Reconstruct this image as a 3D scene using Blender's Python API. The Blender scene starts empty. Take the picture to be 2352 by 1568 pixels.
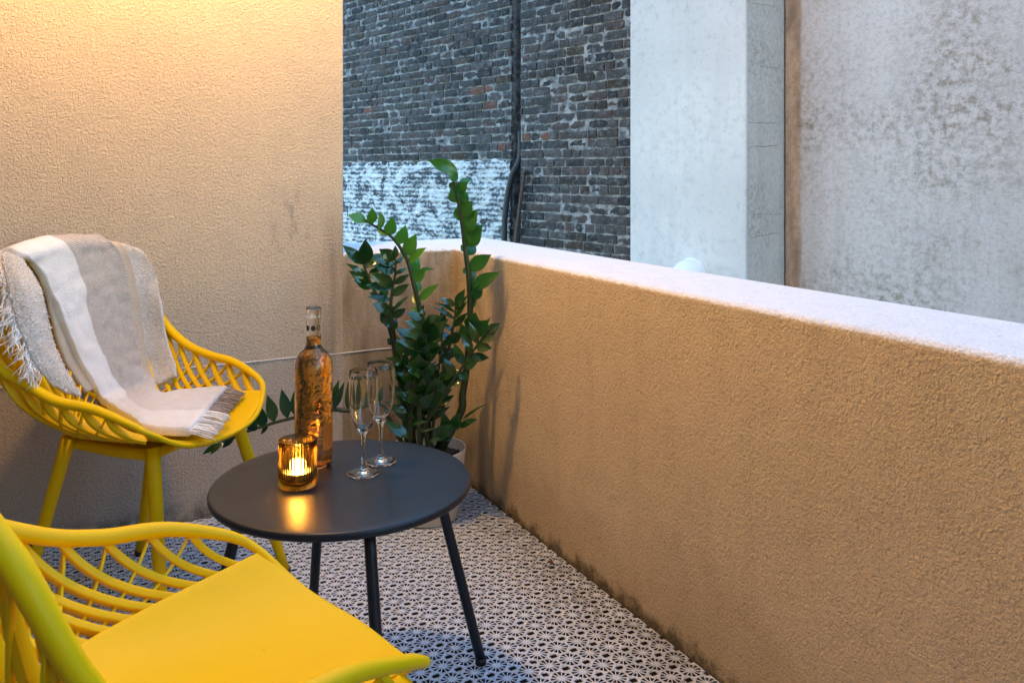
import bpy, bmesh, math, random
import numpy as np
from mathutils import Vector, Matrix, noise as mnoise
from mathutils.geometry import delaunay_2d_cdt

random.seed(7); rng = np.random.default_rng(7)
scene = bpy.context.scene
COL = scene.collection
R = math.radians

# ------------------------------------------------------------------ camera frame
CAM_H = 1.03
YAW = math.atan(0.5217)
FWD = Vector((math.sin(YAW), math.cos(YAW), 0)); RGT = Vector((math.cos(YAW), -math.sin(YAW), 0))
def W(X, Y, z):                     # distances right of / ahead of the viewpoint, height
    v = RGT * X + FWD * Y; return Vector((v.x, v.y, z))
def IP(dx, dy, Y):                  # survey measurement -> place in the world
    return W((dx - 1176) / 1935 * Y, Y, CAM_H - (dy - 396) / 1935 * Y)

# ------------------------------------------------------------------ object helpers
def tag(o, label=None, cat=None, group=None, kind=None):
    if label: o['label'] = label
    if cat: o['category'] = cat
    if group: o['group'] = group
    if kind: o['kind'] = kind
    return o
def empty(name, loc=(0, 0, 0), rz=0.0):
    o = bpy.data.objects.new(name, None); o.empty_display_size = 0.05
    o.location = loc; o.rotation_euler = (0, 0, rz); COL.objects.link(o); return o
def link(name, me, mat, parent=None, loc=None, rz=None, smooth=True):
    o = bpy.data.objects.new(name, me)
    if mat is not None: me.materials.append(mat)
    COL.objects.link(o)
    if parent is not None: o.parent = parent
    if loc is not None: o.location = loc
    if rz is not None: o.rotation_euler = (0, 0, rz)
    if smooth: me.shade_smooth()
    return o
def pymesh(name, V, Fc):
    me = bpy.data.meshes.new(name); me.from_pydata([tuple(v) for v in V], [], Fc); me.update(); return me
def merge(parts):
    V, Fc = [], []
    for v, f in parts:
        o = len(V); V += [tuple(p) for p in v]; Fc += [tuple(i + o for i in q) for q in f]
    return V, Fc
def box(x0, x1, y0, y1, z0, z1):
    V = [(x0,y0,z0),(x1,y0,z0),(x1,y1,z0),(x0,y1,z0),(x0,y0,z1),(x1,y0,z1),(x1,y1,z1),(x0,y1,z1)]
    return V, [(0,3,2,1),(4,5,6,7),(0,1,5,4),(1,2,6,5),(2,3,7,6),(3,0,4,7)]
def bevelled(name, parts, bev, mat, parent=None, loc=None, rz=None, seg=3):
    me = pymesh(name, *merge(parts)); o = link(name, me, mat, parent, loc, rz)
    m = o.modifiers.new('bev', 'BEVEL'); m.width = bev; m.segments = seg; m.limit_method = 'ANGLE'
    w = o.modifiers.new('wn', 'WEIGHTED_NORMAL'); w.keep_sharp = False
    return o
def lathe(prof, n=48, close=True):
    V, Fc = [], []
    m = len(prof)
    for i in range(n):
        a = 2 * math.pi * i / n
        for r, z in prof: V.append((r * math.cos(a), r * math.sin(a), z))
    for i in range(n):
        j = (i + 1) % n
        for k in range(m - 1):
            Fc.append((i*m+k, j*m+k, j*m+k+1, i*m+k+1))
    return V, Fc
def tube(pts, rad, n=10, caps=True, closed=False, ell=None):
    pts = [Vector(p) for p in pts]; N = len(pts)
    rad = rad if hasattr(rad, '__len__') else [rad] * N
    V, Fc = [], []
    up = None
    for i, p in enumerate(pts):
        if closed: d = (pts[(i+1) % N] - pts[i-1]).normalized()
        else: d = (pts[min(i+1, N-1)] - pts[max(i-1, 0)]).normalized()
        if up is None:
            up = Vector((0,0,1)) if abs(d.z) < .9 else Vector((1,0,0))
        if closed: up = Vector((0,0,1))
        s = d.cross(up).normalized(); u = s.cross(d).normalized(); up = u
        for k in range(n):
            a = 2*math.pi*k/n
            e = (1, 1) if ell is None else ell
            V.append(p + (s*math.cos(a)*e[0] + u*math.sin(a)*e[1]) * rad[i])
    M = N if closed else N-1
    for i in range(M):
        j = (i+1) % N
        for k in range(n):
            l = (k+1) % n
            Fc.append((i*n+k, i*n+l, j*n+l, j*n+k))
    if caps and not closed:
        Fc.append(tuple(range(n-1, -1, -1))); Fc.append(tuple((N-1)*n+k for k in range(n)))
    return V, Fc
def crv(P, n=8, closed=False):
    P = [Vector(p) for p in P]; N = len(P); out = []
    rngN = N if closed else N-1
    for i in range(rngN):
        if closed: a,b,c,d = P[i-1],P[i],P[(i+1)%N],P[(i+2)%N]
        else: a,b,c,d = P[max(i-1,0)],P[i],P[i+1],P[min(i+2,N-1)]
        for k in range(n):
            t = k/n
            out.append(.5*((2*b)+(c-a)*t+(2*a-5*b+4*c-d)*t*t+(3*b-a-3*c+d)*t**3))
    if not closed: out.append(P[-1])
    return out
def lerp(a, b, t): return a + (b - a) * t

# ------------------------------------------------------------------ materials
class NT:
    def __init__(s, name):
        s.m = bpy.data.materials.new(name); s.m.use_nodes = True
        s.t = s.m.node_tree; s.n = s.t.nodes; s.n.clear()
        s.out = s.n.new('ShaderNodeOutputMaterial')
        s.tc = s.n.new('ShaderNodeTexCoord')
    def new(s, t, **k):
        n = s.n.new(t)
        for a, b in k.items(): setattr(n, a, b)
        return n
    def L(s, a, b): s.t.links.new(a, b)
    def val(s, sock, v):
        if hasattr(v, 'is_output') or isinstance(v, bpy.types.NodeSocket): s.L(v, sock)
        else: sock.default_value = v
    def map(s, scale=(1,1,1), loc=(0,0,0), rot=(0,0,0), src='Object'):
        m = s.new('ShaderNodeMapping'); s.L(s.tc.outputs[src], m.inputs[0])
        m.inputs['Scale'].default_value = scale; m.inputs['Location'].default_value = loc; m.inputs['Rotation'].default_value = rot
        return m.outputs[0]
    def noise(s, scale, detail=4, rough=.55, vec=None, dist=0.0):
        n = s.new('ShaderNodeTexNoise'); n.inputs['Scale'].default_value = scale
        n.inputs['Detail'].default_value = detail; n.inputs['Roughness'].default_value = rough; n.inputs['Distortion'].default_value = dist
        s.L(vec if vec is not None else s.tc.outputs['Object'], n.inputs['Vector']); return n.outputs['Fac']
    def voro(s, scale, vec=None, feature='F1'):
        n = s.new('ShaderNodeTexVoronoi'); n.feature = feature; n.inputs['Scale'].default_value = scale
        s.L(vec if vec is not None else s.tc.outputs['Object'], n.inputs['Vector']); return n.outputs['Distance']
    def ramp(s, fac, stops, interp='LINEAR'):
        r = s.new('ShaderNodeValToRGB'); r.color_ramp.interpolation = interp
        e = r.color_ramp.elements
        while len(e) < len(stops): e.new(.5)
        for q, (p, c) in zip(e, stops):
            q.position = p; q.color = c if hasattr(c, '__len__') and len(c) == 4 else ((*c, 1) if hasattr(c, '__len__') else (c, c, c, 1))
        s.L(fac, r.inputs[0]); return r.outputs[0]
    def mix(s, fac, a, b, mode='MIX'):
        m = s.new('ShaderNodeMix', data_type='RGBA', blend_type=mode)
        s.val(m.inputs[0], fac)
        for sock, v in ((m.inputs[6], a), (m.inputs[7], b)):
            if isinstance(v, bpy.types.NodeSocket): s.L(v, sock)
            else: sock.default_value = (*v, 1) if len(v) == 3 else v
        return m.outputs[2]
    def math(s, op, a, b=0.0, clamp=False):
        m = s.new('ShaderNodeMath', operation=op); m.use_clamp = clamp
        s.val(m.inputs[0], a); s.val(m.inputs[1], b); return m.outputs[0]
    def sep(s, vec=None):
        n = s.new('ShaderNodeSeparateXYZ'); s.L(vec if vec is not None else s.tc.outputs['Object'], n.inputs[0]); return n.outputs
    def bump(s, h, strength=.5, dist=.01, normal=None):
        b = s.new('ShaderNodeBump'); b.inputs['Strength'].default_value = strength; b.inputs['Distance'].default_value = dist
        s.L(h, b.inputs['Height'])
        if normal is not None: s.L(normal, b.inputs['Normal'])
        return b.outputs[0]
    def pbsdf(s, color, rough=.6, normal=None, **k):
        p = s.new('ShaderNodeBsdfPrincipled')
        s.val(p.inputs['Base Color'], color if isinstance(color, bpy.types.NodeSocket) else (*color, 1))
        s.val(p.inputs['Roughness'], rough)
        if normal is not None: s.L(normal, p.inputs['Normal'])
        for a, v in k.items(): s.val(p.inputs[a.replace('_', ' ')], v)
        s.L(p.outputs[0], s.out.inputs[0]); return p
    def band(s, v, lo, hi, soft):     # 1 inside lo..hi
        a = s.new('ShaderNodeMapRange', interpolation_type='SMOOTHSTEP'); s.L(v, a.inputs[0])
        a.inputs[1].default_value = lo - soft; a.inputs[2].default_value = lo + soft
        b = s.new('ShaderNodeMapRange', interpolation_type='SMOOTHSTEP'); s.L(v, b.inputs[0])
        b.inputs[1].default_value = hi - soft; b.inputs[2].default_value = hi + soft
        b.inputs[3].default_value = 1; b.inputs[4].default_value = 0
        return s.math('MULTIPLY', a.outputs[0], b.outputs[0])

def mat_render_wall():              # rough-cast beige render, wall behind the first chair (local: x along, z up)
    q = NT('beige_roughcast')
    big = q.noise(1.3, 4, .6); mid = q.noise(9, 5, .6)
    col = q.mix(q.ramp(big, [(.3, 0.0), (.7, 1.0)]), (.64, .525, .385), (.69, .575, .43))
    col = q.mix(q.math('MULTIPLY', q.ramp(mid, [(.45, 0.0), (.75, 1.0)]), .22), col, (.42, .36, .31))
    x, y, z = q.sep()
    # rain streak near the free edge and a scuff mark
    st = q.noise(14, 4, .6, q.map((1, 1, .12)))
    band = q.band(x, .70, .86, .06)
    zz = q.band(z, .1, .85, .18)
    f = q.math('MULTIPLY', q.math('MULTIPLY', q.ramp(st, [(.38, 0.0), (.62, 1.0)]), band), zz)
    col = q.mix(q.math('MULTIPLY', f, .62), col, (.17, .13, .085))
    sc = q.math('MULTIPLY', q.band(x, .56, .66, .035), q.band(z, .80, .96, .05))
    col = q.mix(q.math('MULTIPLY', q.math('MULTIPLY', sc, q.ramp(q.noise(30, 4, .6, q.map((1,1,.35))), [(.5, 0.0), (.62, 1.0)])), .5), col, (.22, .20, .19))
    low = q.band(z, -1, .447, .003)
    col = q.mix(q.math('MULTIPLY', low, .35), col, (.50, .47, .44))
    # grime right at the floor
    gr = q.math('MULTIPLY', q.band(z, -1, .04, .035), q.ramp(q.noise(25, 5, .7), [(.35, 0.0), (.6, 1.0)]))
    col = q.mix(q.math('MULTIPLY', gr, .8), col, (.08, .07, .055))
    h = q.math('ADD', q.noise(130, 4, .6, None, .7), q.math('MULTIPLY', q.noise(260, 2, .5), .35))
    col = q.mix(q.math('MULTIPLY', q.ramp(h, [(.52, 1.0), (.68, 0.0)]), .24), col, (.30, .24, .17))
    n = q.bump(h, 1.0, .0082)
    q.pbsdf(col, .92, n); return q.m
def mat_parapet():
    q = NT('ochre_parapet_render')
    x, y, z = q.sep()
    big = q.noise(1.6, 4, .6); mid = q.noise(8, 5, .62)
    col = q.mix(q.ramp(big, [(.3, 0.0), (.7, 1.0)]), (.67, .545, .365), (.73, .595, .405))
    col = q.mix(q.math('MULTIPLY', q.ramp(mid, [(.48, 0.0), (.75, 1.0)]), .14), col, (.38, .28, .17))
    drip = q.noise(16, 4, .6, q.map((1, 1, .07)))
    col = q.mix(q.math('MULTIPLY', q.ramp(drip, [(.52, 0.0), (.72, 1.0)]), .12), col, (.30, .22, .13))
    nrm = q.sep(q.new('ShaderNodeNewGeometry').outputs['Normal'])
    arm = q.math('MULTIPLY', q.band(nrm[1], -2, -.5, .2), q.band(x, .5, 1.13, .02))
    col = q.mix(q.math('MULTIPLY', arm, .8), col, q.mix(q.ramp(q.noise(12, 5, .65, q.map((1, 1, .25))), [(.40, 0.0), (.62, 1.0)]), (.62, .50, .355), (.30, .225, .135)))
    # jagged line of mould and dirt along the foot of the wall
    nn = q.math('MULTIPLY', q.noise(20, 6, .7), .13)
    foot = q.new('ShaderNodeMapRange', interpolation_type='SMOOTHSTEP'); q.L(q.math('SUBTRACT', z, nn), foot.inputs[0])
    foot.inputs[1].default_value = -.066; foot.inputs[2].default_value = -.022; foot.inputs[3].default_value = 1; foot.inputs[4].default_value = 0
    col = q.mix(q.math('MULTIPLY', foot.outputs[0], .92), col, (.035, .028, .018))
    nn2 = q.math('MULTIPLY', q.noise(5, 5, .65), .5)  # broad uneven tint, darker towards the bottom
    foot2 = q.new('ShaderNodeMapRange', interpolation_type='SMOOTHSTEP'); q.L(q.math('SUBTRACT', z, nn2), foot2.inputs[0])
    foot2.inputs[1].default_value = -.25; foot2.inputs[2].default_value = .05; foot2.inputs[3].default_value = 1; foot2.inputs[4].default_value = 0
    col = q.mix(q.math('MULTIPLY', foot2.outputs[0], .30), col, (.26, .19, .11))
    spk = q.ramp(q.noise(55, 2, .5), [(.70, 0.0), (.74, 1.0)])
    col = q.mix(q.math('MULTIPLY', spk, .35), col, (.12, .11, .07))
    # blotchy darker tint towards the inner corner
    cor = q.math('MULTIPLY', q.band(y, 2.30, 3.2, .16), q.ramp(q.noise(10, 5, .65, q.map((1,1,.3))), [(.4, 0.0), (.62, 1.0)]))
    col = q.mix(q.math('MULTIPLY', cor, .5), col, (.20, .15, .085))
    cor2 = q.math('MULTIPLY', q.band(x, 1.10, 1.17, .02), q.band(y, 2.60, 2.75, .03))
    # white coping, its colour also carrying the sky's brightness
    geo = q.new('ShaderNodeNewGeometry'); nz = q.sep(geo.outputs['Normal'])[2]
    topm = q.band(q.math('ADD', z, q.math('MULTIPLY', q.noise(60, 3, .6), .012)), .769, 2, .003)
    wht = q.mix(q.ramp(q.noise(70, 4, .7), [(.60, 0.0), (.74, 1.0)]), (.93, .94, .94), (.52, .54, .57))
    col = q.mix(topm, col, wht)
    h = q.math('ADD', q.math('ADD', q.math('MULTIPLY', q.noise(150, 4, .6, None, .6), 1.0), q.math('MULTIPLY', q.noise(290, 2, .5), .35)), q.math('MULTIPLY', q.noise(18, 3, .5), .4))
    col = q.mix(q.math('MULTIPLY', q.ramp(h, [(.70, 1.0), (.86, 0.0)]), .30), col, q.mix(topm, (.32, .24, .14), (.50, .51, .53)))
    n = q.bump(h, 1.0, .0082)
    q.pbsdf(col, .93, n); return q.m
def mat_plaster(name, c1, c2, stain, amt, sc=1.0, bump=.35, streak=0.0, strip=None, fine=60):
    q = NT(name)
    x, y, z = q.sep()
    col = q.mix(q.ramp(q.noise(1.1*sc, 5, .6), [(.3, 0.0), (.7, 1.0)]), c1, c2)
    a = q.ramp(q.noise(.9*sc, 5, .65, q.map((1, 1, 1), (3.1, 0, 1.7))), [(.44, 0.0), (.62, 1.0)])
    b = q.ramp(q.noise(22*sc, 7, .75), [(.45, 0.0), (.62, 1.0)])
    col = q.mix(q.math('MULTIPLY', q.math('MULTIPLY', a, b), amt), col, stain)
    d = q.ramp(q.noise(34*sc, 4, .7), [(.62, 0.0), (.72, 1.0)])
    col = q.mix(q.math('MULTIPLY', d, amt*.28), col, stain)
    if streak:
        s = q.ramp(q.noise(10, 4, .6, q.map((1, 1, .08))), [(.5, 0.0), (.75, 1.0)])
        col = q.mix(q.math('MULTIPLY', s, streak), col, stain)
    if strip:
        xx = q.math('ADD', x, q.math('MULTIPLY', q.math('SUBTRACT', q.noise(7, 6, .7), .5), .05))
        m = q.band(xx, -1, strip, .012)
        br = q.mix(q.ramp(q.noise(9, 5, .65, q.map((1, 1, .5))), [(.42, 0.0), (.66, 1.0)]), (.52, .36, .24), (.20, .12, .055))
        col = q.mix(q.math('MULTIPLY', m, .78), col, br)
    h = q.math('ADD', q.noise(fine, 6, .72), q.math('MULTIPLY', q.noise(5, 3, .5), 1.2))
    col = q.mix(q.math('MULTIPLY', q.ramp(q.noise(fine*.8, 6, .75), [(.36, 1.0), (.52, 0.0)]), .32), col, stain)
    q.pbsdf(col, .9, q.bump(h, bump, .008)); return q.m
def mat_brick():
    q = NT('sooty_old_brick')
    g = q.new('ShaderNodeNewGeometry')
    r = g.outputs['Random Per Island']
    base = q.ramp(r, [(0, (.024,.024,.027)), (.14, (.050,.047,.048)), (.36, (.070,.063,.062)), (.60, (.088,.078,.077)), (.80, (.085,.058,.052)), (.90, (.035,.028,.020)), (.955, (.055,.035,.018)), (.988, (.20,.075,.045)), (1, (.22,.08,.05))], 'CONSTANT')
    n1 = q.noise(22, 6, .72); n2 = q.noise(5, 4, .6)
    col = q.mix(q.math('MULTIPLY', q.ramp(n1, [(.50, 0.0), (.70, 1.0)]), .85), base, (.215, .215, .222))
    col = q.mix(q.math('MULTIPLY', q.ramp(n2, [(.48, 0.0), (.72, 1.0)]), .6), col, (.016, .018, .022))
    n3 = q.noise(90, 5, .75)
    col = q.mix(q.math('MULTIPLY', q.ramp(n3, [(.40, 1.0), (.52, 0.0)]), .6), col, (.020, .020, .022))
    q.pbsdf(col, .93, q.bump(q.noise(60, 6, .7), 1.0, .016)); return q.m
def mat_mortar(name, c, dark, scale=14):
    q = NT(name)
    col = q.mix(q.ramp(q.noise(scale, 6, .7), [(.40, 0.0), (.62, 1.0)]), dark, c)
    q.pbsdf(col, .95, q.bump(q.noise(45, 6, .7), 1.0, .014)); return q.m
def mat_whitewash():
    q = NT('flaking_whitewash')
    v = q.map((1.0, 1, 1.6))
    a = q.noise(5.2, 9, .74, v, 1.1)
    b = q.noise(30, 5, .7, q.map((1, 1, .8)))
    f = q.math('ADD', q.math('MULTIPLY', a, .75), q.math('MULTIPLY', b, .25))
    x, y, z = q.sep()
    row = q.new('ShaderNodeTexWave', wave_type='BANDS', bands_direction='Z'); row.inputs['Scale'].default_value = 1/.065/3.1416*1.57
    row.inputs['Distortion'].default_value = 3.5; row.inputs['Detail'].default_value = 3; row.inputs['Detail Scale'].default_value = 2.5
    q.L(q.tc.outputs['Object'], row.inputs[0])
    f = q.math('ADD', f, q.math('MULTIPLY', q.math('SUBTRACT', row.outputs['Fac'], .5), .075))
    col = q.ramp(f, [(.415, (.035,.042,.055)), (.47, (.13,.145,.165)), (.515, (.46,.48,.50)), (.62, (.70,.71,.72))])
    q.pbsdf(col, .9, q.bump(f, .8, .03)); return q.m
def mat_simple(name, c, rough=.5, bump=0, bscale=200, var=.0, vscale=6, **k):
    q = NT(name)
    col = c
    if var:
        col = q.mix(q.ramp(q.noise(vscale, 5, .6), [(.3, 0.0), (.7, 1.0)]), tuple(x*(1-var) for x in c), tuple(min(1, x*(1+var)) for x in c))
    n = q.bump(q.noise(bscale, 3, .6), bump, .002) if bump else None
    q.pbsdf(col, rough, n, **k); return q.m
def mat_yellow():
    q = NT('yellow_moulded_plastic')
    col = q.mix(q.ramp(q.noise(4, 4, .6), [(.3, 0.0), (.7, 1.0)]), (.78, .475, .002), (.82, .505, .003))
    sp = q.ramp(q.noise(95, 1, .5), [(.80, 0.0), (.81, 1.0)])
    col = q.mix(q.math('MULTIPLY', sp, .45), col, (.30, .18, .02))
    ro = q.ramp(q.noise(9, 4, .6), [(.3, .34), (.7, .46)])
    q.pbsdf(col, ro, q.bump(q.noise(900, 2, .5), .12, .001), Specular_IOR_Level=.13); return q.m
def mat_table():
    q = NT('black_powder_coat')
    wear = q.ramp(q.noise(5, 6, .7), [(.35, .30), (.7, .42)])
    sc = q.ramp(q.noise(7, 3, .6, q.map((1, 9, 1), rot=(0, 0, .6))), [(.70, 0.0), (.76, 1.0)])
    col = q.mix(q.math('MULTIPLY', sc, .12), (.014, .016, .020), (.10, .10, .11))
    q.pbsdf(col, wear, q.bump(q.noise(700, 2, .5), .10, .001), Specular_IOR_Level=.36); return q.m
def mat_tile():
    q = NT('grey_plastic_decking')
    col = q.mix(q.ramp(q.noise(6, 5, .65), [(.3, 0.0), (.72, 1.0)]), (.66, .71, .77), (.75, .80, .86))
    d = q.ramp(q.noise(28, 5, .7), [(.55, 0.0), (.72, 1.0)])
    col = q.mix(q.math('MULTIPLY', d, .45), col, (.26, .25, .24))
    x, y, z = q.sep()
    edge = q.math('MULTIPLY', q.band(x, 1.02, 2, .10), q.ramp(q.noise(18, 5, .7), [(.35, 0.0), (.65, 1.0)]))  # browner beside the parapet, the shade there put into the colour
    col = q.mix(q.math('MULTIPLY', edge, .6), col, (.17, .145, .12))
    q.pbsdf(col, .5, q.bump(q.noise(300, 2, .5), .15, .001)); return q.m
def mat_leaf(name, c1, c2, rough=.26):
    q = NT(name); tw = .07 if 'dark' in name else .16
    col = q.mix(q.ramp(q.noise(14, 3, .5), [(.3, 0.0), (.7, 1.0)]), c1, c2)
    p = q.pbsdf(col, rough, q.bump(q.noise(40, 3, .5), .10, .003), Specular_IOR_Level=.62)
    t = q.new('ShaderNodeBsdfTranslucent'); q.val(t.inputs[0], (c2[0]*1.6, c2[1]*1.6, c2[2]*.8, 1))
    a = q.new('ShaderNodeMixShader'); a.inputs[0].default_value = tw
    q.L(p.outputs[0], a.inputs[1]); q.L(t.outputs[0], a.inputs[2]); q.L(a.outputs[0], q.out.inputs[0]); return q.m
def mat_thin_glass(name, tint, edge=.9, base=.05):
    q = NT(name)
    tr = q.new('ShaderNodeBsdfTransparent'); tr.inputs[0].default_value = (*tint, 1)
    gl = q.new('ShaderNodeBsdfGlossy'); gl.inputs['Roughness'].default_value = .03; gl.inputs[0].default_value = (1, 1, 1, 1)
    lw = q.new('ShaderNodeLayerWeight'); lw.inputs[0].default_value = .35
    f = q.math('ADD', q.math('MULTIPLY', q.math('POWER', lw.outputs['Facing'], 3.2), edge), base, True)
    m = q.new('ShaderNodeMixShader'); q.L(f, m.inputs[0]); q.L(tr.outputs[0], m.inputs[1]); q.L(gl.outputs[0], m.inputs[2])
    q.L(m.outputs[0], q.out.inputs[0]); return q.m
def mat_amber():
    q = NT('amber_ribbed_glass')
    tr = q.new('ShaderNodeBsdfTransparent'); tr.inputs[0].default_value = (.95, .74, .42, 1)
    lw0 = q.new('ShaderNodeLayerWeight'); lw0.inputs[0].default_value = .5
    q.L(q.ramp(lw0.outputs['Facing'], [(.15, (.95, .76, .46)), (.75, (.80, .42, .10))]), tr.inputs[0])
    tl = q.new('ShaderNodeBsdfTranslucent'); tl.inputs[0].default_value = (1, .50, .10, 1)
    gl = q.new('ShaderNodeBsdfGlossy'); gl.inputs['Roughness'].default_value = .06; gl.inputs[0].default_value = (1, .9, .7, 1)
    lw = q.new('ShaderNodeLayerWeight'); lw.inputs[0].default_value = .35
    f = q.math('ADD', q.math('MULTIPLY', q.math('POWER', lw.outputs['Facing'], 2.5), .5), .05, True)
    a = q.new('ShaderNodeMixShader'); a.inputs[0].default_value = .010; q.L(tr.outputs[0], a.inputs[1]); q.L(tl.outputs[0], a.inputs[2])
    m = q.new('ShaderNodeMixShader'); q.L(f, m.inputs[0]); q.L(a.outputs[0], m.inputs[1]); q.L(gl.outputs[0], m.inputs[2])
    q.L(m.outputs[0], q.out.inputs[0]); return q.m
def mat_glass(name, c, ior=1.33, rough=0.0, bump=0):
    q = NT(name)
    g = q.new('ShaderNodeBsdfGlass'); g.inputs[0].default_value = (*c, 1); g.inputs['IOR'].default_value = ior; g.inputs['Roughness'].default_value = rough
    if bump: q.L(q.bump(q.noise(26, 2, .5, q.map((1,1,.9)), .8), bump, .01), g.inputs['Normal'])
    q.L(g.outputs[0], q.out.inputs[0]); return q.m
def mat_emit(name, c, s):
    q = NT(name); e = q.new('ShaderNodeEmission'); e.inputs[0].default_value = (*c, 1); e.inputs[1].default_value = s
    q.L(e.outputs[0], q.out.inputs[0]); return q.m
def mat_cloth(name, c1, c2, scale=240, boucle=False):
    q = NT(name)
    uv = q.tc.outputs['UV']
    w1 = q.new('ShaderNodeTexWave', bands_direction='X'); w1.inputs['Scale'].default_value = 40; w1.inputs['Distortion'].default_value = 1.4; w1.inputs['Detail Scale'].default_value = 3; q.L(uv, w1.inputs[0])
    w2 = q.new('ShaderNodeTexWave', bands_direction='Y'); w2.inputs['Scale'].default_value = 62; w2.inputs['Distortion'].default_value = 1.6; w2.inputs['Detail Scale'].default_value = 3; q.L(uv, w2.inputs[0])
    mott = q.noise(120 if not boucle else 70, 5, .7)
    col = q.mix(q.ramp(q.math('ADD', q.math('MULTIPLY', mott, .7), q.math('MULTIPLY', w2.outputs['Fac'], .3)), [(.35, 0.0), (.68, 1.0)]), c1, c2)
    h = q.math('ADD', q.math('MULTIPLY', q.math('ADD', w1.outputs['Fac'], w2.outputs['Fac']), .35), q.noise(160 if not boucle else 110, 5, .7))
    if boucle: h = q.math('ADD', h, q.math('MULTIPLY', q.voro(150), -1.2))
    q.pbsdf(col, .95, q.bump(h, .75, .006 if boucle else .0035), Sheen_Weight=.25); return q.m
def mat_stripe_cloth():
    q = NT('striped_woven_wool')
    uv = q.tc.outputs['UV']; sx = q.sep(uv)
    u, v = sx[0], sx[1]
    w2 = q.new('ShaderNodeTexWave', bands_direction='Y'); w2.inputs['Scale'].default_value = 75; w2.inputs['Distortion'].default_value = 1.5; w2.inputs['Detail Scale'].default_value = 3; q.L(uv, w2.inputs[0])
    w1 = q.new('ShaderNodeTexWave', bands_direction='X'); w1.inputs['Scale'].default_value = 34; w1.inputs['Distortion'].default_value = 1.5; w1.inputs['Detail Scale'].default_value = 3; q.L(uv, w1.inputs[0])
    mott = q.noise(150, 5, .7)
    tx = q.math('ADD', q.math('MULTIPLY', mott, .65), q.math('MULTIPLY', w2.outputs['Fac'], .35))
    grey = q.mix(q.ramp(tx, [(.36, 0.0), (.66, 1.0)]), (.40, .35, .305), (.68, .63, .58))
    white = q.mix(q.ramp(tx, [(.36, 0.0), (.66, 1.0)]), (.82, .81, .79), (.93, .925, .91))
    uu = q.math('ADD', u, q.math('MULTIPLY', q.math('SUBTRACT', q.noise(60, 3, .6), .5), .02))
    m = q.band(uu, .36, 2, .012)
    pale = q.band(v, .70, 2, .10)
    greyp = q.mix(q.math('MULTIPLY', pale, .62), grey, white)
    col = q.mix(m, white, greyp)
    h = q.math('ADD', q.math('MULTIPLY', q.math('ADD', w1.outputs['Fac'], w2.outputs['Fac']), .3), q.noise(190, 4, .7))
    q.pbsdf(col, .95, q.bump(h, .7, .0035), Sheen_Weight=.25); return q.m

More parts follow.
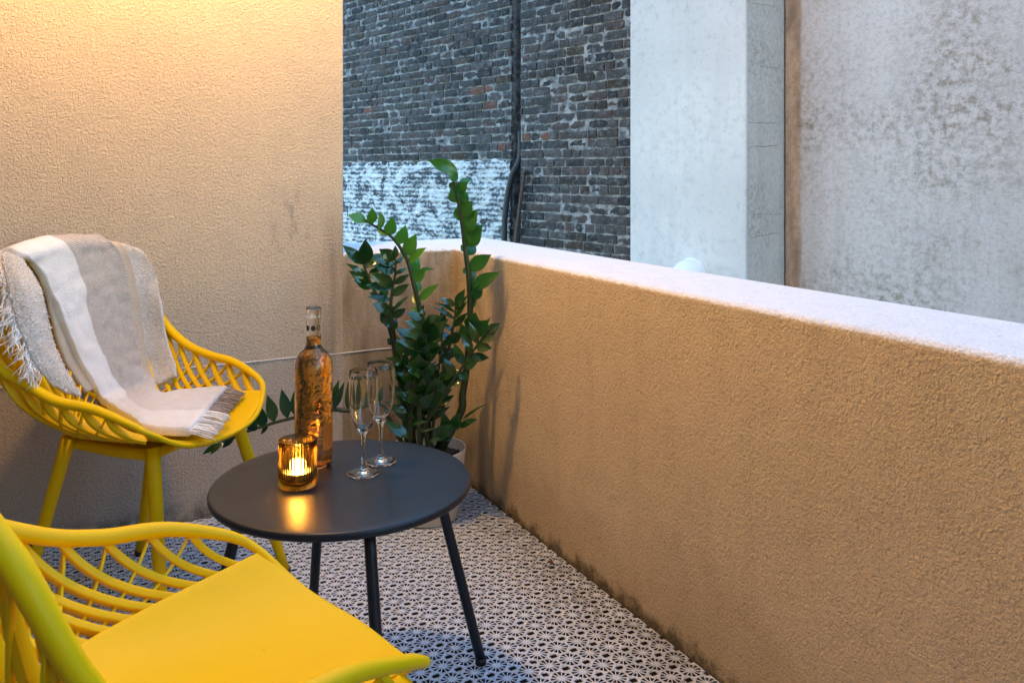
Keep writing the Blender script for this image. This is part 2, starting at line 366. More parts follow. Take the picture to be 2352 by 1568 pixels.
M = dict(
    wall=mat_render_wall(), parapet=mat_parapet(), brick=mat_brick(),
    mortar=mat_mortar('lime_mortar', (.37,.37,.37), (.10,.10,.105)), near_black=mat_mortar('near_black_joint', (.045,.042,.042), (.012,.011,.011)),
    whitewash=mat_whitewash(), yellow=mat_yellow(), table=mat_table(), tile=mat_tile(),
    pillar=mat_plaster('white_painted_plaster', (.57,.56,.555), (.65,.64,.635), (.24,.245,.26), .50, .8, .3, .16, fine=22),
    pside=mat_plaster('grey_cracked_plaster', (.52,.455,.41), (.60,.53,.48), (.20,.17,.14), .55, 1.6, .5, .25),
    rwall=mat_plaster('mouldy_grey_render', (.53,.485,.485), (.61,.565,.56), (.16,.125,.07), .82, 1.0, .7, .16, strip=.10, fine=48),
    slab=mat_simple('shade_black_slab', (.009,.008,.007), .9, .5, 40, .3), ground=mat_simple('courtyard_concrete', (.16,.155,.15), .9, .4, 20, .2, 1.2),
    ceil=mat_simple('painted_soffit', (.62,.58,.52), .9, .3, 90, .05), house=mat_simple('house_render', (.25,.21,.165), .9, .4, 90, .06),
    leafd=mat_leaf('dark_glossy_leaf', (.008,.042,.009), (.017,.072,.014), .11), leafb=mat_leaf('young_green_leaf', (.035,.17,.012), (.06,.23,.018), .30),
    stem=mat_leaf('fleshy_stem', (.018,.038,.010), (.04,.060,.016), .4),
    pot=mat_simple('cream_ceramic', (.62,.57,.50), .42, .15, 400, .05), soil=mat_mortar('potting_soil', (.10,.06,.035), (.02,.013,.009), 60),
    glass=mat_glass('clear_glass', (.99,.993,.99), 1.36), amber=mat_glass('amber_ribbed_glass', (.985,.85,.53), 1.32),
    bottle=mat_glass('bottle_glass', (.985,.985,.975), 1.47), wine=mat_glass('rose_wine', (.96,.68,.33), 1.34, 0, .8),
    label_o=mat_simple('orange_paper', (.80,.20,.02), .6, .1, 300, .1), ink=mat_simple('black_print', (.015,.015,.017), .45),
    wax=mat_simple('white_wax', (.80,.76,.70), .5, Subsurface_Weight=.0), tin=mat_simple('tin_cup', (.55,.54,.52), .35, Metallic=1.0),
    flame=mat_emit('candle_flame', (1, .55, .14), 40), bulb=mat_emit('warm_lamp_globe', (1, .55, .16), 70),
    bracket=mat_simple('brushed_metal', (.35,.34,.33), .4, Metallic=1.0), dome=mat_simple('white_gloss_plastic', (.80,.80,.80), .25),
    pipe=mat_simple('black_pipe_plastic', (.02,.021,.023), .55, .3, 60, .3, 20), rust=mat_simple('rusty_iron', (.075,.05,.038), .8, .8, 90, .5, 60),
    fuzz=mat_simple('cream_yarn_loops', (.88,.83,.75), .95, 0, 200, .12, 40), crack=mat_simple('crack_grey_brown', (.19,.16,.13), .9), leafm=mat_leaf('mid_green_leaf', (.012,.085,.010), (.024,.13,.014), .24), stripe=mat_stripe_cloth(), boucle=mat_cloth('cream_boucle_wool', (.82,.75,.65), (.95,.93,.90), 240, True),
    cream=mat_cloth('shaded_cream_wool', (.60,.50,.38), (.70,.60,.47)),
    fr_w=mat_simple('white_yarn', (.90,.885,.86), .9), fr_b=mat_simple('taupe_yarn', (.40,.32,.26), .9),
    dead=mat_simple('dead_leaf', (.09,.045,.025), .8, .5, 60, .3, 40), line=mat_simple('pale_joint_filler', (.74,.72,.70), .9, .5, 120, .1, 30),
)

# ------------------------------------------------------------------ setting
PX, PY, PZ = 1.164, 2.6618, .772       # inner corner and height of the parapet
# balcony floor: clip-together decking with star-shaped openings
def build_floor():
    C = .05; hs = C/2 - .00022
    pts, edges, faces_in = [], [], []
    def loop(ps):
        b = len(pts); pts.extend(ps); n = len(ps)
        edges.extend([(b+i, b+(i+1) % n) for i in range(n)]); return list(range(b, b+n))
    q = .0078       # half of the square opening on the cell corners (cut off each corner)
    outer = []
    for sx, sy in ((1,-1),(1,1),(-1,1),(-1,-1)):
        c = (sx*hs, sy*hs)
        if sx*sy < 0: ps = [(c[0]-sx*q, c[1]), (c[0]-sx*q, c[1]-sy*q*.8), (c[0], c[1]-sy*q*.8)]
        else: ps = [(c[0], c[1]-sy*q*.8), (c[0]-sx*q, c[1]-sy*q*.8), (c[0]-sx*q, c[1])]
        outer += ps
    outer = sorted(outer, key=lambda p: 0)  # keep order
    lo = loop(outer)
    holes = []
    for k in range(12):
        a = math.pi/6*k + math.pi/12
        r0, r1 = .0084, .0232
        w = .0051 if abs(math.cos(2*a)) >= .6 else .0047
        d = Vector((math.cos(a), math.sin(a))); s = Vector((-d.y, d.x))
        diag = abs(abs(math.cos(2*a))) 
        if abs(math.cos(2*a)) < .6: r1 = .0208
        ps = [d*r0 - s*.0012, d*r1 - s*w, d*r1 + s*w, d*r0 + s*.0012]
        holes.append(loop([tuple(p) for p in ps]))
    res = delaunay_2d_cdt([Vector(p) for p in pts], edges, [], 0, 1e-7)
    vs, fs = res[0], res[2]
    def inside(p, poly):
        c = False; n = len(poly)
        for i in range(n):
            x1, y1 = poly[i]; x2, y2 = poly[(i+1) % n]
            if (y1 > p[1]) != (y2 > p[1]) and p[0] < (x2-x1)*(p[1]-y1)/(y2-y1)+x1: c = not c
        return c
    polys = [[pts[i] for i in h] for h in holes]; op = [pts[i] for i in lo]
    keep = []
    for f in fs:
        cx = sum(vs[i][0] for i in f)/len(f); cy = sum(vs[i][1] for i in f)/len(f)
        if inside((cx, cy), op) and not any(inside((cx, cy), p) for p in polys): keep.append(f)
    top = np.array([(v[0], v[1], 0) for v in vs]); nv = len(top)
    ec = {}
    for f in keep:
        for i in range(len(f)):
            e = (f[i], f[(i+1) % len(f)]); ec[e] = 1
    bnd = [e for e in ec if (e[1], e[0]) not in ec]
    D = .0016
    cellV = np.vstack([top, top - np.array([0, 0, D])])
    tris = []
    for f in keep:
        for i in range(1, len(f)-1): tris.append((f[0], f[i], f[i+1]))
    for a, b in bnd: tris += [(b, a, a+nv), (b, a+nv, b+nv)]
    tris = np.array(tris)
    X1 = PX - .004; Y1 = 2.652
    nx, ny = 46, 62
    allV, allT = [], []
    o = 0
    for tx in range(0, nx, 6):
        for ty in range(0, ny, 6):
            tilt = rng.normal(0, .0035, 2); dz = rng.normal(0, .0006)
            for i in range(tx, min(tx+6, nx)):
                for j in range(ty, min(ty+6, ny)):
                    c = np.array([X1 - C*(i+.5), Y1 - C*(j+.5), dz])
                    v = cellV + c
                    lx = (i-tx-2.5)*C; ly = (j-ty-2.5)*C
                    v[:, 2] += tilt[0]*(lx+cellV[:, 0]) + tilt[1]*(ly+cellV[:, 1])
                    # gap between tiles
                    v[:, 0] += (-lx)*.004; v[:, 1] += (-ly)*.004
                    allV.append(v); allT.append(tris+o); o += len(v)
    V = np.vstack(allV); T = np.vstack(allT)
    me = bpy.data.meshes.new('floor')
    me.vertices.add(len(V)); me.vertices.foreach_set('co', V.ravel().astype(np.float32))
    me.loops.add(T.size); me.loops.foreach_set('vertex_index', T.ravel().astype(np.int32))
    me.polygons.add(len(T)); me.polygons.foreach_set('loop_start', (np.arange(len(T))*3).astype(np.int32))
    me.update(); me.validate()
    return tag(link('floor', me, M['tile'], smooth=False), kind='structure')
FZ = 0.0
build_floor()
tag(link('floor_slab', pymesh('floor_slab', *box(-1.3, PX+.05, -2.0, PY+.05, -.25, -.021)), M['slab'], smooth=False), kind='structure')  # slab coloured near black so the decking openings look shaded
tag(link('unseen_end_block', pymesh('unseen_end_block', *box(-.335, .80, -2.0, -1.45, -3.2, 7)), M['house'], smooth=False), kind='structure')  # unseen wall behind the camera, added to shut out low sky light
tag(link('ground', pymesh('ground', [(-60,-60,-3.2),(60,-60,-3.2),(60,60,-3.2),(-60,60,-3.2)], [(0,1,2,3)]), M['ground'], smooth=False), kind='structure')
tag(link('unseen_sky_block', pymesh('unseen_sky_block', *box(-6, -.34, -5.0, 3.0, 2.57, 7)), M['house'], smooth=False), kind='structure')  # unseen upper floors, added to block sky light over the house
tag(link('house_wall', pymesh('house_wall', *box(-1.6, -.34, -5.0, 2.64, -3.2, 2.56)), M['house'], smooth=False), kind='structure')  # unseen house front, set close and dark to shade the balcony

# balcony side wall behind the first chair
def grid_sheet(fn, nu, nv):
    V = [fn(i/(nu-1), j/(nv-1)) for j in range(nv) for i in range(nu)]
    Fc = [(j*nu+i, j*nu+i+1, (j+1)*nu+i+1, (j+1)*nu+i) for j in range(nv-1) for i in range(nu-1)]
    return V, Fc
side = empty('side_wall', (0, 2.66, 0)); tag(side, 'tall beige rough-cast balcony wall behind the chair with the blanket', 'wall')
sw = bevelled('render_coat', [box(-1.3, .775, 0, .36, -.25, 2.75)], .006, M['wall'], side)
jl = tube([(x, -.0005 + .0008*math.sin(x*9), .4495 + .0012*math.sin(x*5) + .0008*math.sin(x*23)) for x in np.linspace(-1.2, 1.155, 80)], .0018, 6)
link('joint_line', pymesh('joint_line', *jl), M['line'], side)

# parapet: L-shaped, rounded coping
par = empty('parapet', (0, 0, 0)); tag(par, 'low ochre rendered balcony parapet with a white top, its colour carrying sky brightness', 'parapet')
OX, OY = 1.455, 3.03
V = [(PX,-2.0),(OX,-2.0),(OX,OY),(.70,OY),(.70,PY),(PX,PY)]
n = len(V)
pv = [(x,y,-.25) for x,y in V] + [(x,y,PZ) for x,y in V]
pf = [tuple(range(n-1,-1,-1)), tuple(range(n,2*n))] + [(i,(i+1)%n,(i+1)%n+n,i+n) for i in range(n)]
bevelled('render_coat', [(pv, pf)], .016, M['parapet'], par, seg=5)

# facing buildings (local frame: x along the wall, y into the wall, z up)
WD = Vector((RGT*.659 + FWD*-.752)); WD.z = 0; WD.normalize()
WANG = math.atan2(WD.y, WD.x)
def facing(name, X, Y):
    return empty(name, W(X, Y, 0), WANG)
def bricks(s0, s1, z0, z1, y, jit=1.0, pitch=.065, seed=1):
    rg = random.Random(seed); V, Fc = [], []
    k = 0; z = z0
    while z < z1:
        s = s0 - rg.random()*.16; head = rg.random() < .4
        wob = rg.uniform(-.002, .002)
        while s < s1:
            L = (rg.uniform(.165,.182) if (not head and rg.random() < .72) or (head and rg.random() < .15) else rg.uniform(.078,.090))
            a = max(s, s0); b = min(s+L, s1)
            if b - a > .025:
                h = .0535 + rg.uniform(-.005,.004)
                dep = y - rg.uniform(-.006,.007)*jit - (.003 if rg.random() < .10 else 0)*-1
                nu = 4 if b-a > .1 else 3; nv = 3; o = len(V)
                for j in range(nv):
                    for i in range(nu):
                        e = (i in (0, nu-1)) + (j in (0, nv-1))
                        V.append((a+(b-a)*i/(nu-1)+rg.uniform(-.0038,.0038)*jit, dep+e*.0035+rg.uniform(-.0028,.0028)*jit, z+wob+h*j/(nv-1)+rg.uniform(-.0038,.0038)*jit))
                for j in range(nv-1):
                    for i in range(nu-1):
                        Fc.append((o+j*nu+i, o+j*nu+i+1, o+(j+1)*nu+i+1, o+(j+1)*nu+i))
                ring = [o+i for i in range(nu)] + [o+j*nu+nu-1 for j in range(1, nv)] + [o+(nv-1)*nu+i for i in range(nu-2,-1,-1)] + [o+j*nu for j in range(nv-2,0,-1)]
                ob = len(V)
                for r_ in ring: p = V[r_]; V.append((p[0], y+.03, p[2]))
                m = len(ring)
                for i in range(m): Fc.append((ring[(i+1)%m], ring[i], ob+i, ob+(i+1)%m))
            s += L + rg.uniform(.008,.015)
        z += pitch + rg.uniform(-.0018,.0018); k += 1
    return V, Fc
bw = facing('brick_wall', .629, 5.70); tag(bw, 'dark sooty old brick wall of the building across the gap', 'wall')
def mortar_sheet(s0, s1, z0, z1, y):
    nu, nv = max(2, int((s1-s0)/.025)), max(2, int((z1-z0)/.02))
    def fn(a, b):
        s = lerp(s0, s1, a); z = lerp(z0, z1, b)
        return (s, y + .0035*mnoise.noise(Vector((s*30, 1.3, z*30))) + .002*mnoise.noise(Vector((s*80, 7, z*80))), z)
    return grid_sheet(fn, nu, nv)
G0, G1 = -.972, -.863
for nm, a, b, sd in (('brick_face', -6.6, G0, 3), ('brick_face', G1, .75, 5)):
    f = link(nm, pymesh(nm, *bricks(a, b, -.1, 3.3, 0, 1.0, seed=sd)), M['brick'], bw, smooth=False)
    link('mortar', pymesh('mortar', *mortar_sheet(a, b, -.12, 3.35, .0095)), M['mortar'], f)
link('masonry_core', pymesh('masonry_core', *merge([box(-8, G0, .02, .5, -3.2, 4.3), box(G1, 1.2, .02, .5, -3.2, 4.3), box(G0, G1, .2, .5, -3.2, 4.3)])), M['mortar'], bw, smooth=False)
rf = link('recess', pymesh('recess', *bricks(G0+.002, G1-.002, -.1, 3.3, .10, 1.6, seed=9)), M['near_black'], bw, smooth=False)  # slot bricks and their joints coloured near black
link('mortar', pymesh('mortar', *mortar_sheet(G0, G1, -.1, 3.3, .108)), M['near_black'], rf)
def wwf(a, b):
    s = lerp(-6.6, G0+.004, a); z = lerp(-.1, 1.125, b)
    row = math.sin(2*math.pi*(z/.065) + 1.2*mnoise.noise(Vector((s*3, 0, z*3))))
    y = -.009 - .004*row*(.5+.5*mnoise.noise(Vector((s*5, 4, z*7)))) - .012*mnoise.noise(Vector((s*8, 2, z*14))) - .005*mnoise.noise(Vector((s*40, 9, z*50)))
    if b > .97: z += .02*mnoise.noise(Vector((s*9, 0, 5))); y += .012*(b-.97)/.03
    return (s, y, z)
link('whitewash', pymesh('whitewash', *grid_sheet(wwf, 480, 110)), M['whitewash'], bw)

# pillar and right hand wall
pl = facing('plastered_pier', .728, 5.20); tag(pl, 'broad white plastered pier beside the brick wall', 'pier')
def pier_front(a, b):
    return (lerp(0, .825, a), .002*mnoise.noise(Vector((a*4, 0, b*20))), lerp(-1.2, 4.2, b))
bevelled('white_face', [box(0, .825, 0, .02, -3.2, 4.3)], .008, M['pillar'], pl)
link('grey_flank', pymesh('grey_flank', *box(.003, .820, .0205, .62, -3.2, 4.3)), M['pside'], pl, smooth=False)
# cracks on both faces, thin open lines cut as dark filler beads
def crack(pts, r=.0016): return tube([Vector(p) for p in pts], [r*(.5+random.random()) for _ in pts], 5)
def rough_line(p, q_, n=14, amp=.008):
    p, q_ = Vector(p), Vector(q_); out = []
    for i in range(n):
        t = i/(n-1); v = p.lerp(q_, t)
        out.append((v.x, v.y + amp*.5*mnoise.noise(Vector((t*9, p.z*7, 1))) if abs(p.x-q_.x) < .01 else v.y, v.z + amp*mnoise.noise(Vector((t*7, p.z*5, p.x)))))
    return out
ck = []
for z in (1.96, 1.62, 1.30, 1.17, .80, .67):
    a = random.uniform(.02, .15); ck.append(crack(rough_line((.8208, a, z), (.8208, random.uniform(.28, .40), z+random.uniform(-.01, .02))), .0012))
for c_ in ck: link('crack', pymesh('crack', *c_), M['crack'], pl)
rw = facing('right_wall', 1.567, 4.838); tag(rw, 'stained grey rendered wall with a brown strip along its left edge', 'wall')
link('render_coat', pymesh('render_coat', *box(.004, 6.0, 0, .4, -3.2, 4.3)), M['rwall'], rw, smooth=False)
jt = [( .0015, -.0015 + .003*mnoise.noise(Vector((z*7, 0, 0))), z) for z in np.linspace(-1, 3.2, 120)]
link('joint_line', pymesh('joint_line', *tube(jt, [.0014+.0022*max(0, mnoise.noise(Vector((p[2]*5, 3, 1)))) for p in jt], 6)), M['near_black'], rw)

# small white dome fitting on the pier
dm = empty('dome_fitting', W(1.03, 4.845, .44), WANG); tag(dm, 'small white dome-shaped cover fixed to the white pier', 'cover')
prof = [(.090, .0), (.092, .012)] + [(.092*math.cos(a), .012+.125*math.sin(a)) for a in np.linspace(.05, math.pi/2, 14)]
dv, df = lathe(prof, 40)
RM = Matrix.Rotation(R(90), 3, 'X') @ Matrix.Identity(3)
dvv = [RM @ Vector(v) for v in dv]
dvv = [(v.x - .22*abs(v.y)*0, v.y, v.z) for v in dvv]
dob = link('shell', pymesh('shell', dvv, df), M['dome'], dm)
link('back_plate', pymesh('back_plate', *[(lambda L: ([tuple(RM @ Vector(v)) for v in L[0]], L[1]))(lathe([(0, -.012), (.098, -.012), (.098, .002), (0, .002)], 40))][0]), M['dome'], dm)

# pipes in the slot
def wl(s, y, z): return bw.matrix_basis @ Vector((s, y, z))
bw_m = Matrix.Translation(W(.629, 5.70, 0)) @ Matrix.Rotation(WANG, 4, 'Z')
def wl(s, y, z): return bw_m @ Vector((s, y, z))
p1 = crv([wl(-.93,.06,1.35), wl(-.90,.03,1.14), wl(-.935,-.03,.98), wl(-.975,-.05,.72), wl(-.99,-.05,.45), wl(-1.02,-.06,-.1)], 10)
o = link('drain_pipe', pymesh('drain_pipe', *tube(p1, .022, 12)), M['pipe']); tag(o, 'black bent pipe coming out of the slot in the brick wall', 'pipe')
p2 = crv([wl(-.78,-.03,1.03), wl(-.815,-.04,.80), wl(-.86,-.05,.5), wl(-.93,-.06,.0)], 8)
o = link('iron_rod', pymesh('iron_rod', *merge([tube(p2, .015, 10), tube([p2[0]+Vector((0,0,-.012)), p2[0]+Vector((0,0,.012))], .021, 10)])), M['rust']); tag(o, 'rusty iron tube leaning against the brick wall beside the black pipe', 'rod')

# ------------------------------------------------------------------ yellow chairs
HALF = [(0.0, 0.209, 0.427), (0.117, 0.195, 0.436), (0.195, 0.165, 0.477), (0.220, 0.128, 0.499), (0.236, 0.045, 0.528), (0.246, -0.044, 0.540), (0.246, -0.121, 0.567), (0.260, -0.204, 0.620), (0.232, -0.26, 0.738), (0.129, -0.302, 0.814), (0.0, -0.311, 0.822)]
RIMC = HALF + [(-x, y, z) for x, y, z in HALF[1:-1][::-1]]
def chair_parts():
    P = {}
    rim = crv(RIMC, 12, True); NR = len(rim)
    def rr(i):
        c = (i/12) % 20; c = min(c, 20-c)
        return .0062 + (.0118-.0062)*min(1, max(0, (c-2.0)/2.3))
    rimt = [p - Vector((0, 0, rr(i)*.95*min(1, max(0, 1 - (min((i/12) % 20, 20-(i/12) % 20)-1.6)/1.4)))) for i, p in enumerate(rim)]
    P['rim'] = tube(rimt, [rr(i) for i in range(NR)], 14, closed=True, ell=(1.08, .92))
    # seat pan
    def hw(s):
        xs = [0, .08, .25, .5, 1]; ys = [.10, .142, .160, .174, .194]
        return float(np.interp(s, xs, ys))
    def pan(u, s):
        h = hw(s); yc = lerp(-.185, .209, s); ye = lerp(-.145, .167, s)
        y = yc + (ye-yc)*abs(u)**2
        zc = lerp(.440, .427, s) - .012*math.sin(math.pi*s); ze = lerp(.452, .475, s)
        z = zc + (ze-zc)*abs(u)**2.6
        return Vector((u*h, y, z))
    nu, nv = 33, 29
    V = [pan(2*i/(nu-1)-1, j/(nv-1)) for j in range(nv) for i in range(nu)]
    nb = len(V)
    V += [v - Vector((0, 0, .007)) for v in V]
    Fc = []
    for j in range(nv-1):
        for i in range(nu-1):
            q = (j*nu+i, j*nu+i+1, (j+1)*nu+i+1, (j+1)*nu+i)
            Fc.append(q); Fc.append(tuple(k+nb for k in q[::-1]))
    ring = list(range(nu)) + [j*nu+nu-1 for j in range(1, nv)] + [(nv-1)*nu+i for i in range(nu-2, -1, -1)] + [j*nu for j in range(nv-2, 0, -1)]
    for i in range(len(ring)):
        a, b = ring[i], ring[(i+1) % len(ring)]; Fc.append((b, a, a+nb, b+nb))
    P['seat'] = (V, Fc)
    # lattice
    bl = [pan(1, s) for s in np.linspace(1, 0, 30)] + [pan(u, 0) for u in np.linspace(1, 0, 14)[1:]]
    rl = rim[2*12+4: 10*12+1]
    def arc(pl):
        d = [0]
        for a, b in zip(pl, pl[1:]): d.append(d[-1]+(b-a).length)
        return np.array(d)/d[-1]
    ab, ar = arc(bl), arc(rl)
    bl_ = np.array(bl); rl_ = np.array(rl)
    def at(arr, a, t):
        sgn = 1
        if t > 1: t = 2-t; sgn = -1
        t = max(0, t)
        v = [float(np.interp(t, a, arr[:, k])) for k in range(3)]
        v[0] *= sgn; return Vector(v)
    cen = Vector((0, -.03, .62))
    def rib(tr, tb, w, hgt, off, sgn):
        A = at(bl_, ab, tb); D = at(rl_, ar, tr)
        A.x *= sgn*.965; D.x *= sgn; A.z -= .0115; A.y += .004 if A.y < -.13 else 0
        Mi = Vector((lerp(A.x, D.x, .72), lerp(A.y, D.y, .72), lerp(A.z, D.z, .22)))
        pts = []
        m = 12
        for k in range(m+1):
            t = k/m; pts.append(A*(1-t)**2 + Mi*2*t*(1-t) + D*t*t)
        V, Fc = [], []
        for k, p in enumerate(pts):
            d = (pts[min(k+1, m)]-pts[max(k-1, 0)]).normalized()
            nrm = (cen - p); nrm = (nrm - d*nrm.dot(d)).normalized()
            s = d.cross(nrm).normalized(); c = p - nrm*off
            for a, b in ((-1,0),(-.8,.12),(.8,.12),(1,0),(.85,-1),(-.85,-1)):
                V.append(c + s*a*w*.5 + nrm*b*hgt*(1 - .62*max(0, (k/m-.72)/.28)))
        for k in range(m):
            for i in range(6):
                j = (i+1) % 6; Fc.append((k*6+i, k*6+j, (k+1)*6+j, (k+1)*6+i))
        return V, Fc
    ribs = []
    NT_ = 13
    for sgn in (1, -1):
        for k in range(NT_):
            t = .055 + .935*(k+.4)/NT_
            ribs.append(rib(min(t+.03, 1.0), max(0, t*.97-.02), .0106, .016, -.001, sgn))
        for k in range(13):
            t = .09 + .91*(k+.35)/13
            ribs.append(rib(t*.97, min(t*.97+.42, 1.45), .0045, .010, .006, sgn))
    P['back_lattice'] = merge(ribs)
    # under frame
    fr = []
    for sx in (1, -1):
        fr.append(tube([(sx*.135, .12, .405), (sx*.13, 0, .402), (sx*.125, -.13, .408)], .013, 10))
    fr.append(tube([(-.135, .10, .402), (.135, .10, .402)], .012, 10)); fr.append(tube([(-.125, -.11, .405), (.125, -.11, .405)], .012, 10))
    fr.append(box(-.12, .12, -.10, .10, .398, .412))
    P['under_frame'] = merge(fr)
    P['legs'] = []
    for sx, sy in ((1,1),(-1,1),(-1,-1),(1,-1)):
        top = Vector((sx*.142, sy*.118 - .002, .425)); bot = Vector((sx*(.22 if sy > 0 else .19), .215 if sy > 0 else -.22, .0065))
        pts = [top.lerp(bot, t) for t in np.linspace(0, 1, 9)]
        P['legs'].append(tube(pts, list(np.linspace(.0158, .0116, 9)), 16))
        
    return P
CP = chair_parts()
CMESH = {k: pymesh(k, *CP[k]) for k in ('rim', 'seat', 'back_lattice', 'under_frame')}
def chair(X, Y, th, label):
    f = RGT*math.cos(th) + FWD*math.sin(th)
    rz = math.atan2(f.y, f.x) - math.pi/2
    root = empty('armchair', W(X, Y, FZ*.35), rz); tag(root, label, 'chair', 'yellow lattice-back armchairs on the balcony')
    for k in ('seat', 'rim', 'back_lattice', 'under_frame'):
        o = link(k, CMESH[k], M['yellow'] if not CMESH[k].materials else None, root)
        if k in ('seat', 'back_lattice', 'under_frame'):
            b = o.modifiers.new('bev', 'BEVEL'); b.width = .0018 if k != 'seat' else .003; b.segments = 2; b.limit_method = 'ANGLE'; b.angle_limit = R(50)
    for lg in CP['legs']:
        o = link('leg', pymesh('leg', *lg), M['yellow'], root)
        fz = lg[0][-1]
        c = sum((Vector(v) for v in lg[0][-16:]), Vector())/16
        link('foot_cap', pymesh('foot_cap', *[( [(v[0]+c.x, v[1]+c.y, v[2]) for v in L[0]], L[1]) for L in [lathe([(0,.0), (.012,.0), (.013,.004), (.013,.014), (0,.014)], 20)]][0]), M['ink'], o)
    return root
ch1 = chair(-.354, .985, R(44.04), 'empty yellow lattice-back armchair standing nearest in front of the black table')
ch2 = chair(-.855, 2.023, R(-18.34), 'yellow lattice-back armchair with a cream blanket thrown over its back')

# ------------------------------------------------------------------ blanket on the far chair
TH2 = R(-18.34); C2 = W(-.855, 2.023, FZ*.35)
f2 = RGT*math.cos(TH2) + FWD*math.sin(TH2); r2 = RGT*math.sin(TH2) - FWD*math.cos(TH2)
def tol(p):  # world -> chair local
    d = p - C2; return Vector((d.dot(r2), d.dot(f2), d.z))
def tow(v): return C2 + r2*v.x + f2*v.y + Vector((0, 0, v.z))
def drape(dx, dy, off, seat_off=None):     # where a sight line meets the inside of the chair, lifted by the cloth
    so = off if seat_off is None else seat_off
    lo, hi = 1.80, 2.55
    prev = None
    for k in range(260):
        Y = lo + (hi-lo)*k/259
        v = tol(IP(dx, dy, Y))
        zs = .437 + so + .35*max(0, abs(v.x)-.14)
        yb = float(np.interp(v.z, [.42,.46,.52,.62,.82,1.2], [-.15,-.20,-.245,-.275,-.312,-.36])) + 1.15*v.x*v.x + off
        xs = float(np.interp(v.z, [.44,.47,.52,.58,.66,.80,.9], [.150,.175,.215,.232,.238,.215,.20])) - off*.8
        if v.z < zs or v.y < yb or (v.x < -xs and v.z < .72): return v
    return v
def r3(cx, cy): return (.24538*cx, 534+.24538*cy)
def r4(cx, cy): return (287.1+.16476*cx, 803.9+.16476*cy)
def spl_rows(rows, nu, nv):
    # rows: list of lists of local points (same length) -> smooth grid
    cols = len(rows[0])
    dense = []
    for r_ in rows:
        c = crv(r_, 12); dense.append([c[int(round(t*(len(c)-1)))] for t in np.linspace(0, 1, nu)])
    out = []
    for i in range(nu):
        c = crv([d[i] for d in dense], 12)
        # resample by length
        L = [0]
        for a, b in zip(c, c[1:]): L.append(L[-1]+(b-a).length)
        L = np.array(L); tt = np.linspace(0, L[-1], nv); A = np.array(c)
        out.append(np.stack([np.interp(tt, L, A[:, k]) for k in range(3)], 1))
    return np.array(out)   # nu x nv x 3
def relax(G, it=3, keep=True):
    for _ in range(it):
        A = G.copy()
        A[1:-1, 1:-1] = .5*G[1:-1, 1:-1] + .125*(G[:-2, 1:-1]+G[2:, 1:-1]+G[1:-1, :-2]+G[1:-1, 2:])
        G = A
    return G
def cloth(name, rows, mat, parent, thick, nu=34, nv=70, wr=.003, seed=0, edge_round=True, it=3):
    G = relax(spl_rows(rows, nu, nv), it)
    for i in range(nu):
        for j in range(nv):
            p = Vector(G[i, j])
            w = mnoise.noise(Vector((p.x*13+seed, p.y*6, p.z*6)))*wr + (.35-abs(mnoise.noise(Vector((p.x*15+p.z*9, p.y*26+seed, p.z*24)))))*wr*.75 + mnoise.noise(Vector((p.x*50, p.y*40+seed, p.z*40)))*wr*.3
            nrm = Vector((0, .75, .66))
            G[i, j] = p + nrm*w
    V = [tuple(tow(Vector(G[i, j]))) for j in range(nv) for i in range(nu)]
    Fc = [(j*nu+i, j*nu+i+1, (j+1)*nu+i+1, (j+1)*nu+i) for j in range(nv-1) for i in range(nu-1)]
    me = pymesh(name, V, Fc)
    uvl = me.uv_layers.new(name='UVMap')
    for lp in me.loops:
        i, j = lp.vertex_index % nu, lp.vertex_index // nu
        uvl.data[lp.index].uv = (i/(nu-1), j/(nv-1))
    o = link(name, me, mat, parent)
    s = o.modifiers.new('sol', 'SOLIDIFY'); s.thickness = thick; s.offset = 0
    b = o.modifiers.new('sub', 'SUBSURF'); b.levels = 1; b.render_levels = 1
    return o, G
bl = empty('throw_blanket', tow(Vector((0, -.1, .45)))); tag(bl, 'cream and grey striped wool throw with fringes draped over the yellow chair', 'blanket')
blinv = Matrix.Translation(-bl.location)
def over_back(row, drop, back):           # continue a top row over the rim and down the outside
    a = [Vector((v.x, v.y - back*.6, v.z + .006)) for v in row]
    b = [Vector((v.x*1.02, v.y - back, v.z - .035)) for v in row]
    c = [Vector((v.x*1.03, v.y - back - .004, v.z - drop)) for v in row]
    return [c, b, a]
def rows_of(spec, off, soff=None):
    return [[drape(*p, off, soff) for p in r_] for r_ in spec]
# plain inner layer, cream wool coloured tan to carry the fold's shade
specC = [[r3(330,300), r3(700,200), r3(1150,130)], [r3(385,460), r3(800,420), r3(1240,330)], [r3(430,620), r3(850,600), r3(1300,600)], [r3(490,850), r3(900,830), r3(1330,850)],
         [r3(540,1050), r3(950,1050), r3(1370,1100)], [r3(640,1270), r3(1000,1230), r3(1400,1290)], [r3(800,1500), r3(1100,1400), r3(1440,1400)]]
rC = rows_of(specC, .026, .016); rC = over_back(rC[0], .22, .06) + rC
cloth('inner_fold', rC, M['cream'], bl, .010, seed=4)
# bouclé layer on the right
specB = [[r3(900,110), r3(1150,140), r3(1340,195)], [r3(950,260), r3(1250,260), r3(1405,290)], [r3(1000,450), r3(1300,450), r3(1460,450)], [r3(1050,650), r3(1330,650), r3(1505,650)], [r3(1100,850), r3(1360,850), r3(1535,850)],
         [r3(1150,1060), r3(1390,1060), r3(1580,1060)], [r3(1200,1250), r3(1420,1260), r3(1630,1240)], [r3(1250,1400), r3(1450,1440), r3(1640,1350)]]
rB = rows_of(specB, .016, .012); rB = over_back(rB[0], .24, .06) + rB
oB, GB = cloth('boucle_layer', rB, M['boucle'], bl, .014, seed=9, wr=.004)
